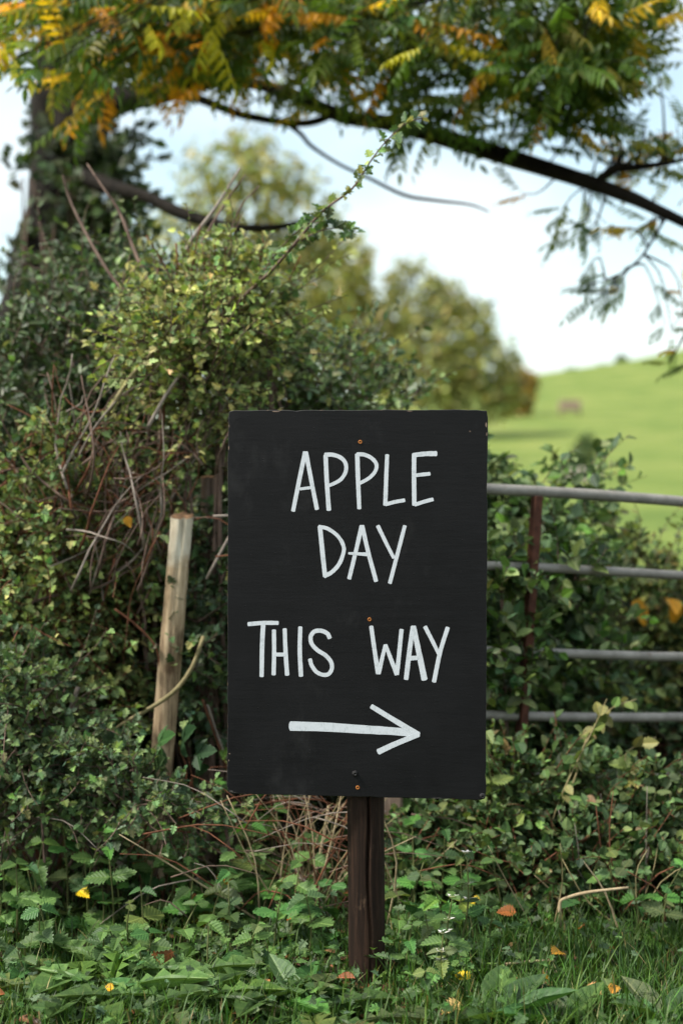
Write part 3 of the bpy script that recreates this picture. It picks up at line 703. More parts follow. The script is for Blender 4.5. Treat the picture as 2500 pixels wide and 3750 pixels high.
wp, wd, wn, ws, wc, tw = [], [], [], [], [], []
for (x0, x1, y0, y1, Y0, Y1, nt_, nl, yel) in CLUST:
    for _ in range(nt_):
        e = np.array(P(rng.uniform(x0, x1), rng.uniform(y0, y1), rng.uniform(Y0, Y1)))
        d = np.linalg.norm(LP - e, axis=1); s = LP[np.argsort(d)[rng.integers(0, 4)]]
        if np.linalg.norm(e - s) > 2.2: s = e + (s - e) * 2.2 / np.linalg.norm(e - s)
        mid = (s + e) / 2 + np.array([0, 0, .12 * np.linalg.norm(e - s)]) + rng.normal(0, .04, 3)
        c = spline([s, mid, e], 6); tw.append(c)
        for q in range(nl):
            t = 1 - .55 * q / nl; i = min(int(t * 5), 4); p_ = c[i] + (c[i + 1] - c[i]) * (t * 5 - i) if i < 5 else c[5]
            dirv = unit((c[5] - c[0])[None])[0] * .5 + rng.normal(0, .55, 3) * np.array([1, 1, .6]) + np.array([0, -.1, -.04])
            wp.append(p_); wd.append(dirv); wn.append(rng.normal(0, .25, 3) + np.array([0, -.1, 1])); ws.append(rng.uniform(.18, .27) * (.72 if y0 > 400 else 1))
            if rng.random() < yel * .85: cc = np.array([(.50, .34, .02), (.54, .27, .018), (.36, .34, .025)][rng.integers(0, 3)])
            else: cc = np.array([(.066, .125, .022), (.090, .155, .024), (.046, .094, .022), (.155, .19, .026)][rng.integers(0, 4)])
            wc.append(cc * math.exp(rng.normal(0, .2)))
wp, wd, wn, ws, wc = map(np.array, (wp, wd, wn, ws, wc))
twig_mesh('twigs', np.array(tw), .006, .002, BARK, tree, 4)
near, rest = split_nearest(wp, 290, ylim=(-80, 1500))
for i in near: leaf_part('leaf', 'walnut_leaf%d' % (i % 3), WALN[i % 3], wp[i], wd[i], wn[i], ws[i], wc[i], LEAFW, tree)
for q in range(1): leaf_cloud('foliage', WALN[0], wp[rest], wd[rest], wn[rest], ws[rest], wc[rest], LEAFW, tree)

# ------------------------------------------------------------------ hedge plants
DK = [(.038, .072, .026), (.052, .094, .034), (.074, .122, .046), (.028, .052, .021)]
MD = [(.100, .170, .058), (.135, .208, .074), (.075, .132, .048), (.180, .240, .088)]
LT = [(.25, .31, .095), (.32, .36, .125), (.18, .25, .08), (.40, .39, .16)]
BL = [(.068, .125, .062), (.090, .150, .074), (.118, .178, .090), (.050, .090, .050)]
def clear(pos):
    # the stake stands at the hedge's front: nothing grows over its upper part
    px = 1250 + pos[:, 0] / pos[:, 1] * F; py = 1875 - (pos[:, 2] - CH) / pos[:, 1] * F
    ax = 668 - (py - 1890) * .0855
    second = (np.abs(px - 766) < 42) & (py > 1735) & (py < 1840) & (pos[:, 1] < 4.40)
    return ~second & ~((np.abs(px - ax) < 62) & (py > 1840) & (py < 2740) & (pos[:, 1] < 4.21) & (np.abs(np.sin(pos[:, 2] * 41 + pos[:, 0] * 60)) < .97))
def bush(name, base, label, cat, group, blobs, n, L, nl, tpl, key, size, cols, w, mat_, twm, leafparts, stems, stem_r=(.012, .004), extra=None, dirup=.35, back=.35, **kw):
    base = Vector(base); base.z = float(hz(base.x, base.y))
    root = thing(name, base, label, cat, group)
    o, u = blob_points(blobs, n, back=back)
    d = u * .8 + rng.normal(0, .55, u.shape) + np.array([0, -.15, dirup])
    Ls = rng.uniform(L[0], L[1], len(o)) * np.where(rng.random(len(o)) < .10, 1.25, .55)
    o[:, 2] = np.maximum(o[:, 2], gz(o[:, 0], np.minimum(o[:, 1], 6)) + .03)
    poly, pos, D, N = sprays(o, d, Ls, nl, **kw)
    cc = palette(len(pos), cols, w); sz = size[0] * .75 + (size[1] - size[0] * .75) * rng.random(len(pos)) ** 1.4
    # whole sprays share a tone, as shoots of one age do
    cc *= np.repeat(np.exp(rng.normal(0, .25, len(o))), nl)[:, None]
    ok = pos[:, 2] > gz(pos[:, 0], np.minimum(pos[:, 1], 6)) + .012
    pos, D, N, cc, sz = pos[ok], D[ok], N[ok], cc[ok], sz[ok]
    ok = clear(pos); pos, D, N, cc, sz = pos[ok], D[ok], N[ok], cc[ok], sz[ok]
    near, rest = split_nearest(pos, leafparts)
    for i in near: leaf_part('leaf', key, tpl, pos[i], D[i], N[i], sz[i], cc[i], mat_, root)
    leaf_cloud('foliage', tpl, pos[rest], D[rest], N[rest], sz[rest], cc[rest], mat_, root)
    twig_mesh('twigs', poly[clear(poly[:, -1]) & clear(poly[:, 3])], .0026, .001, twm, root)
    # main stems rise from the foot into the mass
    idx = rng.choice(len(o), stems, replace=False)
    for i in idx:
        e = o[i]; f_ = np.array([base.x, base.y, base.z]) * .2 + np.array([e[0], e[1] + .08, base.z]) * .8 + rng.normal(0, .05, 3) * np.array([1, .6, 0]); f_[2] = float(hz(f_[0], f_[1])) - .02
        m = (f_ + e) / 2 + rng.normal(0, .07, 3)
        if not clear(np.array(spline([f_, m, e], 9))).all(): continue
        MB().tube([Vector(x) for x in spline([f_, m, e], 9)], list(np.linspace(stem_r[0], stem_r[1], 9) * rng.uniform(.7, 1.2)), 6).build('stem', twm, root)
    return root

# ivy wrapped round the tree trunk
def ivy():
    base = P(330, 2600, 7.15); base.z = float(hz(base.x, base.y))
    root = thing('ivy', base, 'dark ivy climbing the walnut trunk at the upper left', 'ivy')
    n = 620; t = rng.random(n); 
    py = 560 + t * 1000; cxp = 215 - (py - 640) * .13; wid = 135 + (py - 560) * .10
    a = rng.uniform(-.2, math.pi + .2, n); Y = TY - np.sin(a) * (wid / F * TY) - .05; px = cxp + np.cos(a) * wid * 1.15 + np.where(rng.random(n) < .5, rng.uniform(0, 120, n), 0)
    o = np.stack([(px - 1250) / F * Y, Y, CH - (py - 1875) / F * Y], 1)
    keep = (np.cos(a) > .1) | ((py > 1150) & (np.cos(a) > -.5)) | (rng.random(n) < .05); o = o[keep]
    d = np.stack([rng.normal(.1, .6, len(o)), rng.normal(-.5, .4, len(o)), rng.normal(.3, .6, len(o))], 1)
    poly, pos, D, N = sprays(o, d, rng.uniform(.15, .4, len(o)), 11, up=.5, facing=.7)
    cc = palette(len(pos), DK + [(.06, .09, .035), (.10, .12, .06)], [3, 3, 3, 2, 2, 1]); sz = rng.uniform(.035, .07, len(pos))
    near, rest = split_nearest(pos, 120, ylim=(500, 1300))
    for i in near: leaf_part('leaf', 'ivy_leaf', IVY, pos[i], D[i], N[i], sz[i], cc[i], LEAFG, root)
    leaf_cloud('foliage', IVY, pos[rest], D[rest], N[rest], sz[rest], cc[rest], LEAFG, root)
    twig_mesh('twigs', poly, .003, .0015, TWIG, root)
    for k_ in range(7):
        x0 = rng.uniform(60, 330); rows = [(x0, 2580, 7.15, 14), (x0 + rng.uniform(-40, 40), 1700, 7.15, 14), (x0 + rng.uniform(-60, 60), 1100, 7.2, 12), (x0 + rng.uniform(-40, 80), 650, 7.3, 7)]
        pts, rad = pxpath(rows, 12); MB().tube(pts, rad, 6).build('stem', TWIG, root)
ivy()

HEDGE_NEAR = True
bush('hedge_bush', P(150, 2700, 5.9), 'tall dark green hedge bush at the left edge in front of the trunk', 'hedge', 'hedge bushes',
     [(150, 1520, 5.7, 330, 300, .5), (380, 1300, 5.8, 260, 260, .45), (60, 1900, 5.6, 350, 380, .5), (-350, 1750, 5.7, 380, 420, .6), (-300, 2300, 5.5, 400, 500, .5), (300, 1750, 5.7, 250, 300, .3), (560, 1250, 5.9, 220, 230, .4), (400, 1060, 6.1, 170, 170, .3)],
     3000, (.18, .40), 11, OVAL, 'hedge_leaf', (.024, .042), DK + MD, [4, 4, 3, 4, 1, .7, .7, .3], LEAFG, TWIG, 80, 12)
bush('hedge_bush', P(1000, 2700, 5.7), 'glossy green hedge bush showing above the top edge of the sign board', 'hedge', 'hedge bushes',
     [(900, 1430, 5.6, 240, 220, .4), (1180, 1450, 5.7, 220, 170, .35), (1380, 1500, 5.8, 150, 130, .3), (1020, 1350, 5.8, 150, 110, .3), (1000, 1900, 5.6, 400, 500, .4), (1300, 2200, 5.7, 350, 500, .4)],
     2100, (.15, .36), 11, OVAL, 'hedge_leaf', (.022, .040), DK + MD + BL[:2], [2, 2, 3, 1, 3, 3, 2, 1, 2, 2], LEAFG, TWIG, 110, 7)
haw = bush('hawthorn_bush', P(700, 2850, 4.95), 'yellow-green hawthorn bush left of the sign with a long arching leafy twig', 'bush', 'hedge bushes',
     [(760, 1180, 4.9, 190, 90, .22), (650, 1300, 4.85, 180, 150, .22), (900, 1260, 5.0, 150, 90, .2), (760, 1450, 4.85, 130, 130, .18), (960, 1120, 5.0, 80, 60, .12), (700, 1110, 4.95, 110, 50, .12), (850, 1020, 4.95, 90, 60, .1)],
     600, (.14, .36), 12, HAW, 'hawthorn_leaf', (.020, .038), LT + MD, [4, 3, 4, 2, 2, 2, 1, 2], LEAF, TWIG, 240, 22, (.010, .004), dirup=.45)
# the long arching twig of the hawthorn and other bare shoots
def twig_with_leaves(root, rows, n, mat_, leaf=None, step=0, sz=(.015, .028), cols=MD, name='twig'):
    pts, rad = pxpath(rows, n); MB().tube(pts, rad, 6).build(name, mat_, root)
    if leaf is None: return
    for i in range(1, n - 1):
        for _ in range(step):
            p_ = np.array(pts[i].lerp(pts[i + 1], rng.random())); d = rng.normal(0, .6, 3) + np.array(pts[i + 1] - pts[i - 1]) * 4; N = rng.normal(0, .5, 3) + np.array([0, -.3, .7])
            leaf_part('leaf', 'hawthorn_leaf', leaf, p_, d, N, rng.uniform(*sz), palette(1, cols)[0], LEAF, root)
twig_with_leaves(haw, [(860, 1120, 4.7, 16), (920, 1060, 4.6, 14), (1000, 985, 4.5, 12), (1090, 880, 4.42, 11), (1180, 775, 4.36, 9), (1290, 690, 4.3, 8), (1360, 585, 4.27, 6), (1420, 510, 4.25, 5), (1490, 450, 4.25, 4), (1560, 430, 4.25, 3)], 30, TWIG, HAW, 3, cols=MD + LT[:3], sz=(.022, .044))
twig_with_leaves(haw, [(1000, 985, 4.5, 8), (1080, 900, 4.5, 7), (1160, 850, 4.5, 6), (1240, 835, 4.5, 4), (1310, 850, 4.5, 3)], 14, TWIG, HAW, 5, cols=MD + BL, sz=(.024, .044))
twig_with_leaves(haw, [(930, 1050, 4.6, 8), (1010, 930, 4.6, 6), (1110, 830, 4.55, 5), (1190, 810, 4.5, 3)], 12, TWIG, HAW, 5, cols=MD + BL, sz=(.024, .044))
for rows, m in (([(600, 1130, 5.0, 13), (690, 900, 5.05, 11), (790, 760, 5.1, 9), (880, 615, 5.15, 5)], GREYTWIG), ([(640, 1120, 5.0, 10), (740, 890, 5.1, 8), (840, 720, 5.2, 6), (900, 640, 5.2, 4)], TWIG),
                ([(590, 1110, 5.0, 12), (510, 960, 5.1, 10), (440, 780, 5.2, 9), (380, 690, 5.2, 7), (320, 600, 5.3, 4)], TWIG), ([(550, 1160, 5.0, 12), (430, 1040, 5.05, 10), (340, 900, 5.1, 9), (260, 740, 5.2, 7), (230, 640, 5.2, 4)], TWIG),
                ([(800, 1030, 5, 9), (830, 900, 5.1, 7), (880, 760, 5.1, 5), (950, 680, 5.1, 4)], TWIG), ([(640, 1090, 5, 9), (650, 980, 5, 7), (645, 890, 5, 5)], REDTWIG), ([(940, 1010, 5, 9), (960, 920, 5, 7), (965, 860, 5, 5)], REDTWIG),
                ([(390, 1520, 4.7, 14), (480, 1380, 4.7, 12), (560, 1290, 4.7, 10), (620, 1200, 4.7, 7)], CANE), ([(540, 1570, 4.7, 12), (600, 1460, 4.7, 10), (660, 1370, 4.7, 8)], GREYTWIG), ([(700, 1500, 4.8, 22), (715, 1350, 4.9, 20), (690, 1250, 4.9, 14), (720, 1150, 5, 8)], TWIG),
                ([(240, 1510, 4.8, 6), (295, 1480, 4.8, 5), (305, 1450, 4.8, 3)], GREYTWIG)):
    twig_with_leaves(haw, [(q[0], q[1], q[2] - .12, q[3] * 1.35) for q in rows], 12, m)
for k_ in range(26):       # loose upright shoots breaking the bush's outline
    x0 = rng.uniform(420, 1080); y0 = 1180 - 120 * math.exp(-((x0 - 760) / 200) ** 2) + rng.uniform(-20, 60); L = rng.uniform(130, 300); dx = rng.normal(.15, .35) * L; Yk = rng.uniform(4.75, 5.05)
    twig_with_leaves(haw, [(x0, y0, Yk, 9), (x0 + dx * .35, y0 - L * .5, Yk - .03, 7), (x0 + dx, y0 - L, Yk - .05, 4)], 9, [TWIG, REDTWIG][k_ % 2], HAW if k_ % 4 else None, 2, cols=MD + LT[:3], sz=(.016, .032))
# yellow-green small-leaved shrub low on the left, darker one at the very foot
bush('hedge_bush', P(250, 3000, 4.95), 'light green small-leaved hedge bush low at the left of the leaning stake', 'hedge', 'hedge bushes',
     [(120, 2150, 4.95, 260, 300, .3), (380, 2270, 5.02, 180, 290, .22), (60, 2550, 4.85, 240, 280, .3), (480, 2100, 4.98, 140, 120, .16), (250, 1900, 4.8, 150, 130, .16), (120, 1700, 4.85, 130, 110, .15), (330, 1660, 4.75, 110, 60, .10), (480, 1800, 4.86, 90, 70, .08), (560, 1960, 4.95, 80, 70, .08), (700, 1660, 4.75, 90, 60, .08), (380, 2200, 4.92, 120, 110, .10), (380, 2620, 4.85, 140, 200, .2), (-300, 2300, 4.9, 330, 500, .35), (-700, 2300, 5.0, 330, 600, .4)],
     2700, (.12, .30), 11, HAW, 'small_hedge_leaf', (.018, .038), MD + LT[:3] + DK[:3], [3, 4, 2, 3, 3, 2, 3, 1, 1, 1], LEAF, REDTWIG, 200, 24, (.009, .003))
bush('hawthorn_bush', P(160, 3080, 4.5), 'low blue-green leafy bush at the left edge above the nettles', 'bush', 'hedge bushes',
     [(120, 2700, 4.45, 230, 200, .2), (40, 2550, 4.5, 170, 180, .2), (330, 2820, 4.4, 150, 120, .15), (520, 2960, 4.25, 130, 90, .08), (660, 3000, 4.25, 110, 80, .07), (430, 2880, 4.3, 110, 90, .08), (-250, 2750, 4.5, 250, 230, .25), (100, 2920, 4.35, 230, 100, .15)],
     900, (.10, .26), 11, HAW, 'blue_leaf', (.018, .036), BL + MD, [2, 3, 3, 1, 2, 3, 1, 2], LEAF, TWIG, 220, 14, (.007, .003))
bush('hawthorn_bush', P(780, 3000, 5.0), 'dark blue-green lobed leaves growing between the leaning stake and the sign', 'bush', 'hedge bushes',
     [(770, 2080, 4.86, 70, 120, .07), (770, 2280, 4.86, 70, 130, .07), (780, 2520, 4.86, 70, 180, .07), (690, 2330, 4.66, 40, 160, .05), (800, 1960, 4.9, 50, 70, .05), (900, 2300, 5.1, 120, 400, .15)],
     400, (.10, .24), 11, HAW, 'blue_leaf', (.022, .042), BL + DK[:2] + LT[2:3], [3, 3, 2, 2, 2, 2, 1], LEAF, TWIG, 120, 8, (.007, .003))
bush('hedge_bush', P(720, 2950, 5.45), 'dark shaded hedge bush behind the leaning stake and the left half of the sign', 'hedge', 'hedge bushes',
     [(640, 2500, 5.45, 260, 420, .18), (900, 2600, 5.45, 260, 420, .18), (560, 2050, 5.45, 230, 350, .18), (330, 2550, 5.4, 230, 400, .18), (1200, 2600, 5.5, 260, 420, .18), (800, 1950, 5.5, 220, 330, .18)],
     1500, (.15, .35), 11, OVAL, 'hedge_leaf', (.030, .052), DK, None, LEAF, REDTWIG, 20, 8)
# bramble tangle of bare brown canes
br = P(480, 2950, 4.85); br.z = 0
tang = thing('bramble_tangle', br, 'tangle of bare brown and mauve bramble canes in the middle of the hedge', 'bramble')
for k_ in range(135):
    x0 = rng.uniform(160, 830); y0 = rng.uniform(1700, 2250); Y0 = rng.uniform(4.5, 4.85); L = rng.uniform(250, 620); a = rng.normal(0, .55) + (math.pi if rng.random() < .1 else 0); a += (.9 if rng.random() < .22 else 0)
    pts = []; x, y = x0, y0; cur = rng.normal(0, .16); w0 = rng.uniform(5, 12)
    for j in range(7):
        pts.append((x, y, Y0 + .05 * math.sin(j + k_), w0 * (1 - .1 * j))); x += math.sin(a) * L / 6; y -= math.cos(a) * L / 6; a += cur + rng.normal(0, .12)
    pp, rr = pxpath(pts, 10)
    pp = [v for v in pp]
    if min(v.z for v in pp) < .05 or not clear(np.array(pp)).all(): continue
    MB().tube(pp, rr, 5).build('cane', [TWIG, TWIG, REDTWIG, GREYTWIG, TWIG][k_ % 5], tang)
for k_ in range(50):     # fine matted twigs
    x0, y0 = rng.normal(430, 130), rng.normal(1780, 110); a = rng.uniform(0, 6.28); pts = [(x0 + 60 * j * math.cos(a + .3 * j), y0 + 60 * j * math.sin(a + .3 * j), 4.6 + .1 * rng.random(), 6 - .7 * j) for j in range(5)]
    pp, rr = pxpath(pts, 8); MB().tube(pp, rr, 4).build('cane', [REDTWIG, TWIG][k_ % 2], tang)
for rows, m in (([(745, 2330, 4.55, 15), (705, 2440, 4.52, 16), (640, 2530, 4.5, 18), (540, 2600, 4.5, 16), (430, 2665, 4.5, 12), (380, 2760, 4.52, 9), (370, 3080, 4.5, 9)], CANE), ([(287, 2516, 4.4, 18), (260, 2600, 4.4, 20), (225, 2740, 4.4, 17), (190, 3090, 4.4, 12)], GREYTWIG),
                ([(420, 2230, 4.6, 8), (500, 2290, 4.6, 8), (570, 2370, 4.6, 7), (590, 2480, 4.6, 6)], REDTWIG), ([(760, 2580, 4.7, 8), (800, 2700, 4.7, 8), (830, 2780, 4.7, 7)], GREYTWIG), ([(740, 2560, 4.7, 8), (790, 2700, 4.7, 8), (835, 2830, 4.7, 8)], REDTWIG)):
    pp, rr = pxpath(rows, 18); MB().tube(pp, rr, 7).build('cane', m, tang)
# bramble leaves in threes at the stake's foot
bl = P(560, 3090, 4.4); bl.z = 0
bram = thing('bramble', bl, 'bramble with big rounded dark leaves in threes at the stake foot', 'bramble')
for (px, py, s, a) in ((500, 2750, .12, -.6), (560, 2740, .11, .5), (655, 2735, .12, .3), (690, 2770, .10, .9), (620, 2830, .11, -.2), (560, 2850, .12, .2), (480, 2800, .11, -1), (700, 2850, .09, .5), (900, 2930, .10, .3), (860, 3000, .09, -.5), (460, 2900, .09, -.3), (640, 2960, .09, .1)):
    yq = 4.38 + rng.uniform(-.06, .06); q = P(px, py, yq); leaf_part('leaf', 'bramble_leaf', TRI, q, (math.sin(a), -.6, math.cos(a) * .5), (rng.normal(0, .2), -.75, .6), s, palette(1, [(.022, .055, .02), (.03, .07, .022)], jit=.15)[0], LEAF, bram)
    pp, rr = pxpath([(px, py, yq, 5), (px + rng.uniform(-40, 40), py + 140, yq + .06, 6), (px * .6 + 220 + rng.uniform(-60, 60), 3340, 4.45, 8)], 8); MB().tube(pp, rr, 5).build('cane', REDTWIG, bram)

HEDGE_NEAR = False
# right of the sign: bushes behind and through the gate
bush('hedge_bush', P(1950, 2750, 4.95), 'mixed green bush pushing through the gate bars just right of the sign', 'hedge', 'hedge bushes',
     [(1830, 2200, 4.30, 90, 120, .09), (1850, 2450, 4.30, 100, 120, .09), (2000, 2130, 4.40, 130, 60, .08), (1900, 2070, 4.85, 150, 200, .2), (2050, 2150, 4.95, 170, 220, .25), (1850, 2450, 4.85, 150, 230, .2), (2080, 2500, 4.85, 200, 220, .25), (1980, 1850, 5.0, 150, 60, .15), (2110, 1770, 5.1, 80, 45, .12), (1815, 1760, 4.95, 50, 80, .1), (1700, 2300, 5.0, 200, 500, .25)],
     1250, (.12, .34), 10, BRAML, 'glossy_leaf', (.026, .060), MD + BL[:2] + DK[:2] + [(.09, .19, .025)], [3, 3, 3, 2, 2, 2, 2, 2, 2], LEAF, TWIG, 200, 20, (.010, .004))
bush('hedge_bush', P(2450, 2800, 5.6), 'olive green hawthorn hedge with a few yellow leaves behind the gate at the right edge', 'hedge', 'hedge bushes',
     [(2350, 2330, 5.4, 200, 230, .3), (2270, 2150, 5.5, 120, 130, .22), (2520, 2400, 5.4, 220, 330, .3), (2350, 2600, 5.3, 260, 250, .3), (2900, 2450, 5.5, 350, 400, .4), (2180, 1990, 5.6, 110, 90, .15)],
     1700, (.12, .32), 11, HAWS, 'small_hedge_leaf', (.026, .046), [(.13, .165, .05), (.18, .205, .062), (.09, .13, .045), (.26, .24, .07)] + DK[:3], [3, 3, 3, 1, 2, 2, 2], LEAF, TWIG, 130, 16, (.008, .003))
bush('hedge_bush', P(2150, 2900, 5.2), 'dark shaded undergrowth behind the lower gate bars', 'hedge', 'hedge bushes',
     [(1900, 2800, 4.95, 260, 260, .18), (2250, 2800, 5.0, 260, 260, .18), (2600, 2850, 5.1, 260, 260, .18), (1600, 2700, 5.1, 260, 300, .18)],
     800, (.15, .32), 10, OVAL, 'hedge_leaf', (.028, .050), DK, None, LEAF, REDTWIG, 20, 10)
bush('bramble', P(2100, 3050, 4.1), 'low bramble mass with dry stalks in front of the lower gate bars', 'bramble', None,
     [(1880, 2930, 4.08, 140, 90, .12), (2100, 3000, 4.08, 170, 100, .13), (2350, 3060, 4.1, 190, 110, .13), (1800, 3060, 4.0, 140, 100, .12), (2050, 3170, 3.95, 220, 90, .13), (2400, 3210, 4.0, 200, 90, .13), (2750, 3100, 4.1, 260, 140, .16), (1550, 3080, 4.05, 160, 90, .11), (1860, 2790, 4.1, 70, 60, .05), (2130, 2830, 4.12, 60, 60, .05), (2400, 2880, 4.15, 100, 60, .05)],
     1500, (.08, .24), 9, BRAML, 'bramble_leaflet', (.018, .042), [(.085, .150, .050), (.062, .115, .042), (.125, .185, .065), (.14, .20, .062), (.17, .12, .06)] + DK[:3], [3, 3, 2, 1.5, .25, 2, 2, 2], LEAF, REDTWIG, 250, 14, (.005, .002), dirup=.4)
# a trailing stem with pale leaves in front of the gate
tr = thing('bindweed', (P(2150, 3100, 4.0).x, 4.0, 0), 'pale-leaved trailing stem climbing in front of the gate at lower right', 'plant')
for rows, nleaf in (([(2050, 3000, 4.0, 8), (2110, 2830, 4.0, 8), (2150, 2700, 4.02, 7), (2230, 2600, 4.03, 6), (2330, 2560, 4.05, 4)], 14), ([(2340, 3080, 4.0, 7), (2290, 2950, 4.0, 7), (2310, 2860, 4.0, 6), (2290, 2760, 4.02, 5), (2400, 2700, 4.05, 4)], 12), ([(1990, 3100, 3.95, 6), (2060, 2900, 3.95, 6), (2180, 2650, 3.98, 5), (2220, 2560, 4.0, 3)], 8)):
    pp, rr = pxpath(rows, 20); MB().tube(pp, rr, 5).build('stem', CANE, tr)
    for j in range(nleaf):
        i = 6 + int(13 * j / nleaf); leaf_part('leaf', 'pale_leaf', BRAML, pp[i], rng.normal(0, .6, 3) + np.array([0, -.2, -.2]), rng.normal(0, .4, 3) + np.array([0, -.7, .5]), rng.uniform(.03, .055), palette(1, [(.12, .16, .04), (.16, .19, .06), (.20, .20, .07)], jit=.15)[0], LEAF, tr)
# yellow leaves lodged in the right-hand hedge
for (px, py, Y, s, lab) in ((2250, 2055, 5.0, .075, 'orange-yellow leaf hanging just above the second gate rail'), (2310, 2200, 5.0, .085, 'yellow leaf hanging below the second gate rail'), (2450, 2190, 5.05, .085, 'pale yellow leaf at the right edge below the second gate rail'), (460, 1890, 4.05, .036, 'single orange-yellow leaf caught in the hedge left of the stake')):
    o = leaf_part('yellow_leaf', 'yellow_leaf', NET, P(px, py, Y), rng.normal(0, .4, 3) + np.array([.2, 0, -.8]), (rng.normal(0, .3), -1, .3), s, (.45, .27, .02), LEAF, None) if False else None
    e = thing('yellow_leaf', P(px, py, Y), lab, 'leaf', 'yellow leaves in the hedge')
    for j in range(2 if s > .05 else 1):
        leaf_part('blade', 'yellow_leaf', DOCK if j else NET, P(px + 20 * j, py + 12 * j, Y - .01 * j), rng.normal(0, .4, 3) + np.array([.2, 0, -.7]), (rng.normal(0, .3), -1, .3), s, (.45, .27, .02), LEAF, e)

# ------------------------------------------------------------------ verge plants
def gzp(x, y): return float(hz(np.float64(x), np.float64(y)))
def ground_at(px, Y): x = (px - 1250) / F * Y; return Vector((x, Y, gzp(x, Y)))
NETC = [(.060, .132, .034), (.078, .158, .040), (.102, .180, .050), (.044, .096, .028)]
def nettle(px, Y, h, s, nlev, label, group, cols=NETC, flowers=False, name='nettle', cat='nettle'):
    b = ground_at(px, Y); root = thing(name, b, label, cat, group)
    lean = Vector((rng.normal(0, .14), rng.normal(-.06, .12), 1)) * h; mid = lean * .5 + Vector((rng.normal(0, .01), rng.normal(0, .01), 0))
    st = spline([(0, 0, -.01), tuple(mid), tuple(lean)], 8); MB().tube([b + Vector(v) for v in st], list(np.linspace(.0032, .0014, 8)), 6).build('stem', GREENSTEM, root)
    a0 = rng.uniform(0, 6.28)
    for lv in range(nlev):
        t = .25 + .75 * lv / max(nlev - 1, 1); p_ = b + Vector(st[min(int(t * 7), 7)]); ls = s * (1.0 - .5 * t ** 2) * rng.uniform(.85, 1.15); a0 += math.pi / 2 + rng.normal(0, .2)
        c = palette(1, cols, jit=.16)[0]
        for sg in (0, math.pi):
            a = a0 + sg + rng.normal(0, .15); nv = int(rng.integers(0, 4)); leaf_part('leaf', 'nettle_leaf%d' % nv, NETV[nv], p_, (math.cos(a), math.sin(a), rng.uniform(-.25, .3)), (rng.normal(0, .2), rng.normal(-.5, .2), 1), ls, c, LEAF, root)
        if flowers and lv >= nlev - 3:
            for q in range(5):
                a = q * 1.26; leaf_part('flower', 'white_flower', OVAL, p_ + Vector((0, 0, -.004)), (math.cos(a), math.sin(a), .7), (-math.cos(a) * .6, -math.sin(a) * .6, .5), .016, (.75, .74, .62), LEAF, root)
    return root
NG = 'nettles at the foot of the hedge'
def where(px):
    return 'cut by the left edge' if px < 60 else 'near the left edge under the low bush' if px < 230 else 'under the right side of the low bush' if px < 400 else 'between the low bush and the stake' if px < 520 else 'below the leaning stake' if px < 800 else 'below the left corner of the board' if px < 1000 else 'below the left half of the board' if px < 1180 else 'close beside the left of the sign post' if px < 1270 else 'directly behind the sign post' if px < 1400 else 'just right of the sign post' if px < 1600 else 'below the right corner of the board' if px < 1800 else 'left of the snapped stalk' if px < 2040 else 'above the snapped stalk' if px < 2300 else 'at the right edge below the gate'
def nlabel(px, Y):
    side = where(px)
    return ('front-row stinging nettle ' if Y < 3.6 else 'middle-row stinging nettle ' if Y < 3.95 else 'tall back-row stinging nettle ') + side
for (px, Y, h, s, n_) in ((900, 3.75, .20, .085, 3), (1000, 3.55, .17, .085, 3), (1130, 3.5, .15, .09, 3), (1060, 3.62, .20, .085, 4), (950, 3.45, .10, .09, 2), (1180, 3.62, .14, .08, 3), (760, 3.4, .12, .09, 2), (330, 3.75, .28, .085, 4), (250, 3.8, .30, .085, 4), (420, 3.7, .24, .085, 4), (130, 3.75, .24, .08, 4), (60, 3.65, .2, .08, 3), (520, 3.6, .16, .085, 3), (620, 3.9, .27, .085, 4), (700, 3.85, .30, .075, 4), (780, 4.0, .34, .075, 5), (870, 3.95, .30, .07, 4), (960, 3.98, .36, .075, 5), (1040, 3.95, .30, .075, 4), (1120, 3.85, .24, .07, 4), (-100, 3.8, .3, .08, 4), (-260, 3.7, .25, .08, 4), (560, 4.15, .30, .08, 4), (660, 4.2, .38, .085, 4), (1000, 4.25, .45, .085, 5), (880, 4.2, .40, .085, 5),
                          (1450, 3.85, .24, .08, 4), (1520, 3.75, .26, .075, 5), (1600, 3.8, .26, .075, 5), (1480, 3.65, .20, .075, 4), (1560, 3.6, .17, .07, 4), (1650, 3.7, .2, .07, 4), (1720, 3.85, .2, .075, 4), (1430, 4.0, .40, .09, 5), (1500, 4.1, .42, .085, 5), (1650, 4.0, .34, .08, 4), (1780, 4.0, .5, .08, 5), (1440, 3.55, .14, .07, 3), (1850, 3.75, .2, .07, 4), (2250, 3.75, .22, .075, 4), (2330, 3.7, .2, .075, 3), (2200, 3.8, .2, .07, 4), (2420, 3.65, .16, .08, 3), (2560, 3.7, .2, .08, 3), (2150, 3.6, .12, .08, 2), (2050, 4.0, .42, .09, 4), (2300, 4.15, .4, .08, 5), (1960, 4.05, .45, .09, 4)):
    nettle(px, Y, h, s * 1.12, n_, nlabel(px, Y), NG)
for _ in range(70):
    px = rng.uniform(-300, 2700); Y = rng.uniform(3.3, 3.95 if px < 900 else 4.25)
    if 1180 < px < 1500 and Y < 3.7 or (px > 1700 and Y < 3.7): continue
    nettle(px, Y, .06 + (Y - 3.2) * .30 * rng.uniform(.7, 1.2), rng.uniform(.06, .10), int(rng.integers(3, 6)), nlabel(px, Y), NG)
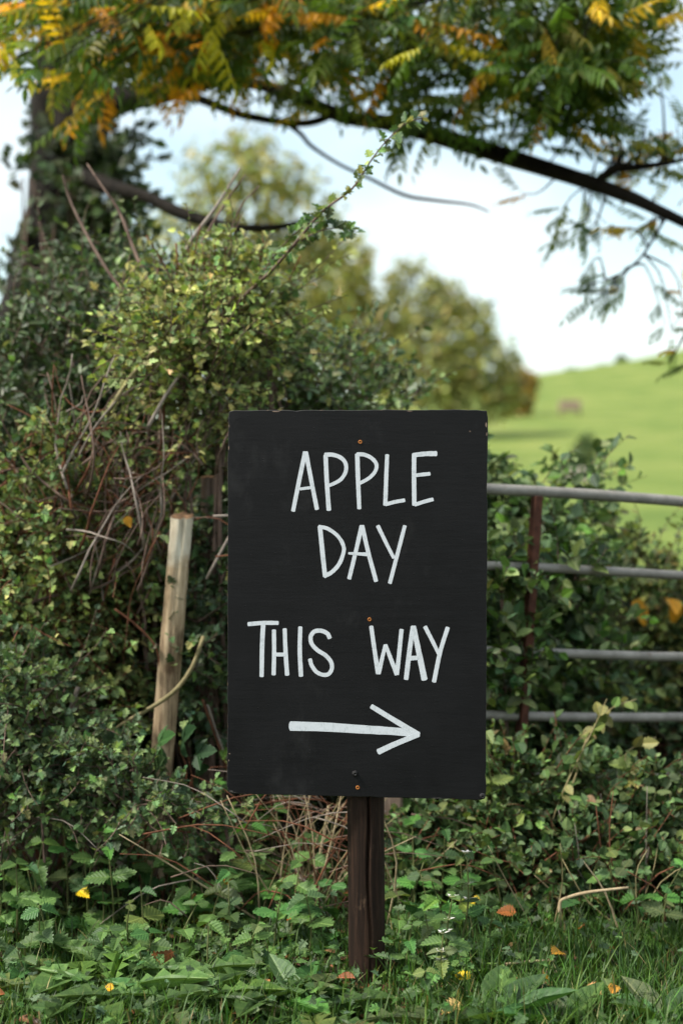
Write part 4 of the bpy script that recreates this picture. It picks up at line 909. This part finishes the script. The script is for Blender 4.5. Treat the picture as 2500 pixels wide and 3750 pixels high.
for i, (px, Y, h, lab) in enumerate(((1640, 3.35, .21, 'white-flowered dead-nettle, nearest to the sign post on its right'), (1600, 3.22, .16, 'small white-flowered dead-nettle low in front of the others'), (1670, 3.48, .27, 'white-flowered dead-nettle, tallest of the three right of the sign post'))):
    nettle(px, Y, h, .06, 5, lab, 'white dead-nettles', NETC, True, 'dead_nettle', 'nettle')
for (px, Y) in ((1560, 3.4), (1720, 3.3), (1480, 3.3), (1530, 3.15), (1800, 3.5), (1600, 3.5), (1440, 3.42)): nettle(px, Y, rng.uniform(.08, .15), .055, 4, 'small dead-nettle without flowers in the grass right of the post', 'young dead-nettles', NETC, False, 'dead_nettle', 'nettle')

def rosette(name, px, Y, n_, tpl, key, s, label, group, cat, cols, rise=.5):
    b = ground_at(px, Y); root = thing(name, b, label, cat, group); a0 = rng.uniform(0, 6.28)
    for i in range(n_):
        a = a0 + i * 2.4 + rng.normal(0, .2); leaf_part('leaf', key, tpl, b + Vector((0, 0, .005)), (math.cos(a), math.sin(a), rise * rng.uniform(.5, 1.6)), (-math.cos(a) * .5, -math.sin(a) * .5, 1), s * rng.uniform(.7, 1.1), palette(1, cols, jit=.15)[0], LEAF, root)
DC = [(.05, .10, .025), (.065, .12, .03), (.085, .14, .04)]
for (px, Y, s) in ((390, 3.2, .22), (420, 3.35, .24), (300, 3.15, .20), (560, 3.12, .20), (700, 3.15, .20), (850, 3.25, .18), (480, 3.05, .18), (1130, 3.08, .2), (1000, 3.15, .18), (150, 3.2, .2), (-80, 3.2, .22), (1250, 3.02, .2), (620, 3.3, .2)):
    rosette('dandelion', px, Y, 8, DAND, 'dandelion_leaf', s, '%s dandelion rosette %s, %s' % ('large' if s >= .22 else 'small' if s < .2 else 'middling', where(px).replace(' under the low bush', ''), 'near the bottom edge' if Y < 3.13 else 'high up the verge' if Y > 3.22 else 'midway up the grass'), 'dandelion rosettes', 'dandelion', DC)
for (px, Y, s, lab) in ((1080, 3.2, .15, 'broad-leaved dock plant low in the grass left of the post'), (1820, 3.05, .17, 'dock plant with broad leaves at the bottom edge right of the post'), (2420, 3.05, .16, 'dock plant with broad drooping leaves at the bottom right corner'), (2080, 3.02, .16, 'dock plant with broad leaves between the other two at the bottom right')):
    rosette('dock', px, Y, 7, DOCK, 'dock_leaf', s, lab, 'dock plants', 'dock', [(.04, .09, .03), (.06, .11, .035)], .7)

# grass of the verge
def grass():
    n = 56000
    Y = 2.55 + 2.3 * rng.random(n) ** 1.1; px = rng.uniform(-900, 3400, n); x = (px - 1250) / F * Y
    dens = np.where(px > 1420, 1.0, .55); dens = np.where(Y > 3.75, dens * .5, dens); dens *= .55 + .9 * (np.sin(x * 6 + 1.3 * np.sin(Y * 7)) * np.sin(Y * 8 + x * 3) * .5 + .5)
    keep = rng.random(n) < dens; x, Y, px = x[keep], Y[keep], px[keep]; n = len(x)
    z = gz(x, Y) - .005; h = rng.gamma(6, .0085, n) * np.where(px > 1420, 1.1, .9) + .012
    a = rng.uniform(0, 6.28, n); lean = rng.uniform(.1, .9, n) * h; w = rng.uniform(.0012, .0028, n)
    dx, dy = np.cos(a), np.sin(a); sx, sy = -dy, dx
    lv_ = [0, .45, .8, 1.0]; ww = [1, .85, .5, .05]; V = np.zeros((n, 8, 3))
    for i, (t, q) in enumerate(zip(lv_, ww)):
        cx = x + dx * lean * t ** 2; cyy = Y + dy * lean * t ** 2; cz = z + h * (t - .25 * t ** 2 * (lean / h))
        for j, sg in ((0, -1), (1, 1)): V[:, i * 2 + j] = np.stack([cx + sg * sx * w * q, cyy + sg * sy * w * q, cz], 1)
    q = np.array([[0, 1, 3, 2], [2, 3, 5, 4], [4, 5, 7, 6]]); LV = (q[None] + (np.arange(n) * 8)[:, None, None]).ravel(); m = n * 3
    c = palette(n, [(.040, .100, .014), (.055, .125, .018), (.080, .150, .024), (.032, .075, .014), (.26, .22, .09)], [3, 3, 2, 2, .35])
    o = link('grass', mesh_np('grass', V.reshape(-1, 3), np.arange(m) * 4, np.full(m, 4), LV, BLADE, np.repeat(c, 8, axis=0)))
    tag(o, 'green tufty grass covering the verge in front of the hedge', 'grass', kind='stuff')
grass()
# small-leaved ground cover and leaf litter between the bigger plants
def cover(name, n, Yr, tpl, size, cols, w, zr, label, cat, tilt=.35, mat_=LEAF, pxr=(-900, 3300)):
    Y = rng.uniform(*Yr, n); px = rng.uniform(*pxr, n); x = (px - 1250) / F * Y; cl = np.sin(x * 4.1 + 2 * np.sin(Y * 3.3)) * np.sin(Y * 5.2 + x) ; keep = rng.random(n) < .55 + .5 * cl; x, Y = x[keep], Y[keep]; n = len(x)
    pos = np.stack([x, Y, gz(x, Y) + rng.uniform(*zr, n) * rng.random(n)], 1); a = rng.uniform(0, 6.28, n)
    D = np.stack([np.cos(a), np.sin(a), rng.normal(0, tilt, n)], 1); N = rng.normal(0, tilt, (n, 3)) + np.array([0, -.2, 1])
    o = leaf_cloud(name, tpl, pos, D, N, rng.uniform(*size, n), palette(n, cols, w), mat_); tag(o, label, cat)
cover('ground_cover', 8000, (2.75, 4.6), HAW, (.014, .040), NETC + DK[:2] + BL[:2], None, (.0, .13), 'low small-leaved ground cover under the nettles', 'ground cover')
cover('leaf_litter', 3200, (2.7, 4.7), OVAL, (.018, .045), [(.11, .05, .025), (.16, .075, .03), (.07, .04, .025), (.24, .13, .06)], None, (.0, .03), 'brown dead leaf litter on the soil of the verge', 'leaf litter')

# fallen leaves that can be told apart
FL = [(290, 3262, 3.72, .045, (.70, .46, .02), 'small bright yellow leaf lying on the nettles at far left'), (825, 3205, 3.8, .06, (.66, .38, .02), 'yellow folded leaf hanging on a bare twig left of the sign post'), (1757, 3295, 3.72, .038, (.75, .48, .03), 'small yellow leaf on the nettles right of the sign post'),
      (1722, 3637, 3.2, .042, (.80, .45, .01), 'bright yellow curled leaf in the grass right of the post'), (1988, 3615, 3.22, .035, (.78, .42, .02), 'yellow and brown curled leaf standing upright in the grass'), (2052, 3485, 3.4, .055, (.50, .24, .03), 'orange-yellow leaf standing in the grass below the broken stalk'),
      (1712, 3462, 3.42, .055, (.45, .27, .15), 'pale tan crumpled leaf beside the white dead-nettle'), (418, 3690, 3.14, .03, (.75, .42, .01), 'small yellow leaf among the dandelions at bottom left'), (640, 3485, 3.4, .07, (.30, .10, .03), 'rust-brown curled leaf on the ground left of the post'),
      (1687, 3740, 3.06, .05, (.60, .38, .14), 'pale yellow pointed leaf at the bottom edge right of the post'), (2140, 3660, 3.15, .05, (.50, .26, .10), 'pale orange leaf in the grass at lower right'), (2250, 3640, 3.17, .04, (.45, .30, .04), 'dull yellow leaf in the grass at lower right'),
      (20, 3690, 3.1, .07, (.16, .06, .03), 'dark brown dead leaf in the bottom left corner'), (1100, 3340, 3.7, .04, (.45, .13, .03), 'small orange-red leaf among the nettles left of the post'), (1300, 3620, 3.2, .06, (.22, .08, .03), 'brown dead leaf at the foot of the sign post'), (670, 3280, 3.75, .06, (.22, .07, .02), 'reddish brown leaf hanging among the twigs'),
      (2140, 3390, 3.6, .03, (.40, .12, .04), 'small red-orange leaf right of the broken stalk'), (985, 3640, 3.2, .035, (.42, .20, .07), 'light brown leaf in the grass left of the post'), (1890, 3340, 3.65, .05, (.28, .09, .03), 'curled russet leaf left of the broken stalk')]
for (px, py, Y, s, c, lab) in FL:
    v = P(px, py, Y); v.z = max(v.z, gzp(v.x, v.y) + .05); a = rng.uniform(0, 6.28)
    o = leaf_part('fallen_leaf', 'fallen_leaf', DOCK if rng.random() < .5 else NET, v, (math.cos(a), math.sin(a) * .4, rng.uniform(-.2, .2)), (rng.normal(0, .2), -.6, .8), s, c, LEAF, None); tag(o, lab, 'leaf', 'fallen leaves')

# dry stalks, sticks, moss
def stalkline(name, rows, n, m, label, cat, group=None, sides=6):
    pp, rr = pxpath(rows, n); b = pp[0].copy(); b.z = max(b.z, 0); e = MB().tube(pp, rr, sides).build(name, m); e['label'] = label; e['category'] = cat
    if group: e['group'] = group
stalkline('broken_stalk', [(2045, 3420, 3.72, 14), (2048, 3350, 3.7, 13), (2050, 3305, 3.7, 14), (2075, 3288, 3.69, 13), (2150, 3268, 3.67, 12), (2300, 3250, 3.65, 9)], 24, STRAW, 'snapped straw-coloured stalk bent sideways in the undergrowth at right', 'stalk', sides=8)
stalkline('fallen_stick', [(815, 2960, 3.95, 14), (835, 3080, 3.93, 14), (860, 3200, 3.9, 15), (905, 3350, 3.86, 10)], 14, TWIG, 'dark broken stick leaning through the twigs left of the sign post', 'stick')
stalkline('fallen_stick', [(470, 3300, 3.9, 14), (520, 3370, 3.85, 16), (560, 3440, 3.8, 14)], 10, GREYTWIG, 'short grey stick lying above the dandelions at left', 'stick')
stalkline('fallen_stick', [(1850, 3530, 3.35, 10), (1950, 3520, 3.36, 10), (2030, 3518, 3.37, 9)], 8, STRAW, 'pale straw stick lying flat in the grass at right', 'stick')
stalkline('fallen_stick', [(300, 3080, 4.0, 8), (420, 3150, 3.95, 14), (450, 3165, 3.93, 12)], 10, GREYTWIG, 'grey stick poking out under the low bush at left', 'stick')
CN = {'straw': 'straw-coloured', 'tan_cane': 'greenish tan', 'red_twig_bark': 'reddish brown', 'grey_twig_bark': 'grey', 'twig_bark': 'mauve brown'}
def lean(d): a_ = d[0] / (abs(d[2]) + abs(d[0]) + 1e-6); return 'leaning right' if a_ > .22 else 'leaning left' if a_ < -.22 else 'standing upright'
for k_ in range(96):
    if k_ < 60: x0 = rng.normal(1130, 170); Y0 = rng.uniform(3.68, 4.1); L = rng.uniform(.28, .55); a = rng.normal(.1, .35); m = [STRAW, STRAW, CANE, REDTWIG][k_ % 4]; lab = ''; grp = 'dry stalks behind the post'
    else: x0 = rng.uniform(1850, 2450); Y0 = rng.uniform(3.7, 4.05); L = rng.uniform(.2, .42); a = rng.normal(-.35, .5); m = [STRAW, GREYTWIG, CANE, REDTWIG][k_ % 4]; lab = ''; grp = 'dry stalks in front of the gate'
    b = ground_at(x0, Y0); d = Vector((math.sin(a), rng.normal(-.1, .15), math.cos(a))) * L; o = MB().tube([b + Vector(v) for v in spline([(0, 0, -.01), tuple(d * .5 + Vector(rng.normal(0, .02, 3))), tuple(d + Vector((rng.normal(0, .05), 0, -.03)))], 7)], list(np.linspace(.0034, .0013, 7) * rng.uniform(.5, 1.2)), 5).build('dry_stalk', m); tag(o, '%s dry %s stalk %s, %s' % ('long' if L > .42 else 'short' if L < .32 else 'thin', CN[m.name], lean(d), where(x0)), 'stalk', grp)
for k_ in range(80):
    x0 = rng.normal(950, 260); Y0 = rng.uniform(3.6, 4.1); b = ground_at(x0, Y0) + Vector((0, 0, rng.uniform(.06, .32))); a = rng.uniform(-1.2, 1.2); L = rng.uniform(.12, .38); d = Vector((math.cos(a) * rng.choice([-1, 1]), rng.normal(0, .25), math.sin(a) * .6)) * L
    if (b + d).z < .02: d.z = abs(d.z)
    o = MB().tube([b + Vector(v) for v in spline([(0, 0, 0), tuple(d * .5 + Vector((0, 0, .03))), tuple(d)], 6)], list(np.linspace(.0026, .0009, 6) * rng.uniform(.5, 1.2)), 5).build('twig', [REDTWIG, TWIG, REDTWIG, GREYTWIG][k_ % 4]); m = o.data.materials[0].name; tag(o, '%s %s twig %s %s' % ('long' if L > .28 else 'short' if L < .2 else 'thin', CN[m], 'rising to the right' if d.x * d.z > 0 else 'rising to the left', where(x0)), 'twig', 'twigs at the hedge foot')
def moss():
    c = P(780, 3370, 3.72); c.z = gzp(c.x, c.y) + .01; n = 900; u = unit(rng.normal(size=(n, 3))); u[:, 2] = np.abs(u[:, 2]); rr = 1 + .18 * np.sin(u[:, 0] * 7) * np.cos(u[:, 2] * 6)
    root = thing('moss_clump', c, 'rounded yellow-green moss clump on the ground left of the post', 'moss')
    bm = bmesh.new(); bmesh.ops.create_icosphere(bm, subdivisions=3, radius=.045)
    for v in bm.verts: v.co *= 1 + .15 * mnoise.noise(v.co * 50); v.co.x *= 1.15
    me = bpy.data.meshes.new('mound'); bm.to_mesh(me); bm.free(); me.materials.append(BARK); link('mound', me, root)
    pos = np.array(c) + u * rr[:, None] * np.array([.052, .045, .045]); leaf_cloud('fronds', OVAL, pos, u + rng.normal(0, .4, u.shape), rng.normal(size=(n, 3)), rng.uniform(.006, .014, n), palette(n, [(.10, .11, .012), (.15, .15, .02), (.06, .07, .012)]), MOSS, root)
moss()

# ------------------------------------------------------------------ far things in the pasture
def far_tree(name, label, cat, group, basepx, Y, blobs, n, leaf, cols, w, trunk_w, extra_branch=True):
    bx = (basepx - 1250) / F * Y; b = Vector((bx, Y, gzp(bx, Y) - .1)); root = thing(name, b, label, cat, group)
    o, u = blob_points(blobs, n, back=.7, inner=.25)
    D = rng.normal(size=o.shape); N = u * .6 + rng.normal(0, .5, o.shape) + np.array([0, 0, .5])
    cc = palette(len(o), cols, w, .3)
    leaf_cloud('crown', OVAL, o, D, N, rng.uniform(leaf * .6, leaf * 1.3, len(o)), cc, LEAF, root)
    top = P(blobs[0][0], blobs[0][1], Y)
    MB().tube([Vector(v) for v in spline([tuple(b), tuple(b.lerp(top, .5) + Vector((.1, 0, 0))), tuple(top)], 9)], list(np.linspace(trunk_w, trunk_w * .35, 9)), 9).build('trunk', BARK, root)
    for q in blobs[1:]:
        e = P(q[0], q[1], q[2]); s = b.lerp(top, rng.uniform(.45, .8)); MB().tube([Vector(v) for v in spline([tuple(s), tuple((s + e) / 2 + Vector((0, 0, .2))), tuple(e)], 7)], list(np.linspace(trunk_w * .4, trunk_w * .1, 7)), 6).build('branch', BARK, root)
    return root
OLV = [(.22, .235, .075), (.28, .285, .095), (.155, .175, .06), (.36, .34, .12)]
far_tree('field_tree', 'blurred olive-green tree behind the hedge, above the sign board\'s left half', 'tree', 'trees behind the hedge', 950, 24,
         [(950, 780, 24, 260, 260, 1.2), (820, 640, 24, 190, 150, .9), (1080, 800, 24, 180, 230, 1.0), (720, 860, 24, 200, 200, 1.0), (900, 1080, 24, 330, 250, 1.3), (1130, 1050, 24, 170, 220, 1.0), (930, 520, 24, 100, 90, .5), (600, 1000, 24, 200, 250, 1), (1180, 900, 24, 90, 110, .5), (1200, 1250, 24, 120, 160, .7), (1000, 650, 24, 110, 80, .5)], 3700, .17, OLV, [3, 4, 3, 2], .16)
far_tree('field_tree', 'blurred yellow-green tree in the middle distance, between the two other far trees', 'tree', 'trees behind the hedge', 1290, 42,
         [(1270, 1080, 42, 130, 210, 1.6), (1300, 950, 42, 80, 90, .9), (1200, 1200, 42, 180, 200, 1.8), (1340, 1200, 42, 120, 170, 1.4), (1180, 950, 42, 90, 110, 1), (1400, 1330, 42, 130, 140, 1.4), (1450, 1180, 42, 70, 70, .8)], 3200, .26, [(.28, .28, .085), (.35, .34, .11), (.21, .22, .07)], None, .2)
far_tree('field_tree', 'round olive tree at the foot of the green hill, right above the sign', 'tree', 'trees behind the hedge', 1660, 60,
         [(1630, 1260, 60, 190, 190, 2.6), (1700, 1180, 60, 120, 110, 1.8), (1560, 1120, 60, 110, 100, 1.6), (1500, 985, 60, 80, 35, .9), (1450, 1060, 60, 50, 70, .8), (1590, 1030, 60, 50, 45, .8), (1770, 1330, 60, 140, 150, 2.2), (1560, 1400, 60, 200, 150, 2.6), (1740, 1460, 60, 160, 110, 2.2), (1640, 1090, 60, 80, 70, 1.2), (1480, 1280, 60, 100, 150, 1.8), (1840, 1430, 60, 80, 120, 1.4)], 4600, .34, OLV, [4, 3, 4, 1], .25)
far_tree('field_tree', 'small orange-tinged tree peeping out at the right of the round olive tree', 'tree', 'trees behind the hedge', 1930, 78,
         [(1925, 1420, 78, 45, 85, 1.0), (1890, 1390, 78, 50, 60, .9), (1900, 1470, 78, 60, 70, 1)], 1100, .32, [(.34, .22, .05), (.26, .20, .05), (.20, .16, .04)], None, .12)
far_tree('field_bush', 'dark green round bush standing alone in the bright field', 'bush', None, 2140, 34, [(2140, 1660, 34, 50, 65, .35), (2150, 1620, 34, 35, 40, .25), (2115, 1690, 34, 40, 40, .25)], 900, .09, DK + MD[:1], None, .03)
for (px, py, w_, h_, lab) in ((2275, 1322, 24, 22, 'small dark shrub on the hill crest, rightmost against the sky'), (2200, 1345, 14, 8, 'tiny shrub on the hill crest, middle one against the sky'), (2090, 1358, 22, 6, 'flat low shrub on the hill crest, leftmost against the sky')):
    far_tree('crest_shrub', lab, 'bush', 'shrubs on the hill crest', px, 146, [(px, py, 146, w_, h_, .8)], 320, .35, DK + MD[:2], None, .06)
def trough(name, px, py, Y, w_, h_, label, m, legs):
    x = (px - 1250) / F * Y; z = gzp(x, Y); root = thing(name, (x, Y, z), label, 'trough'); b = Vector((x, Y, z))
    lift = .25 if legs else -.05
    mb = MB(); mb.box(b + Vector((0, 0, lift + .04)), (w_ / 2, .28, .04))
    mb.build('floor', m, root, smooth=False)
    for sx in (-1, 1): MB().box(b + Vector((sx * (w_ / 2 - .03), 0, lift + .08 + (h_ - lift) / 2)), (.03, .28, (h_ - lift) / 2)).build('end_wall', m, root, smooth=False, bevel=.01)
    for sy in (-1, 1): MB().box(b + Vector((0, sy * .25, lift + .08 + (h_ - lift) / 2 - .004)), (w_ / 2 - .063, .03, (h_ - lift) / 2)).build('side_wall', m, root, smooth=False, bevel=.01)
    if legs:
        for sx in (-1, 1):
            for sy in (-1, 1): MB().box(b + Vector((sx * (w_ / 2 - .06), sy * .2, lift / 2 - .05)), (.04, .04, lift / 2 + .05)).build('leg', GREYWOOD, root, smooth=False)
trough('feed_trough', 2085, 1520, 76, 1.1, .72, 'small pinkish tan feed trough far up the green field', TANWOOD, True)
trough('water_trough', 2125, 1730, 32.5, .85, .20, 'low pale stone trough in front of the lone field bush', STONE, False)
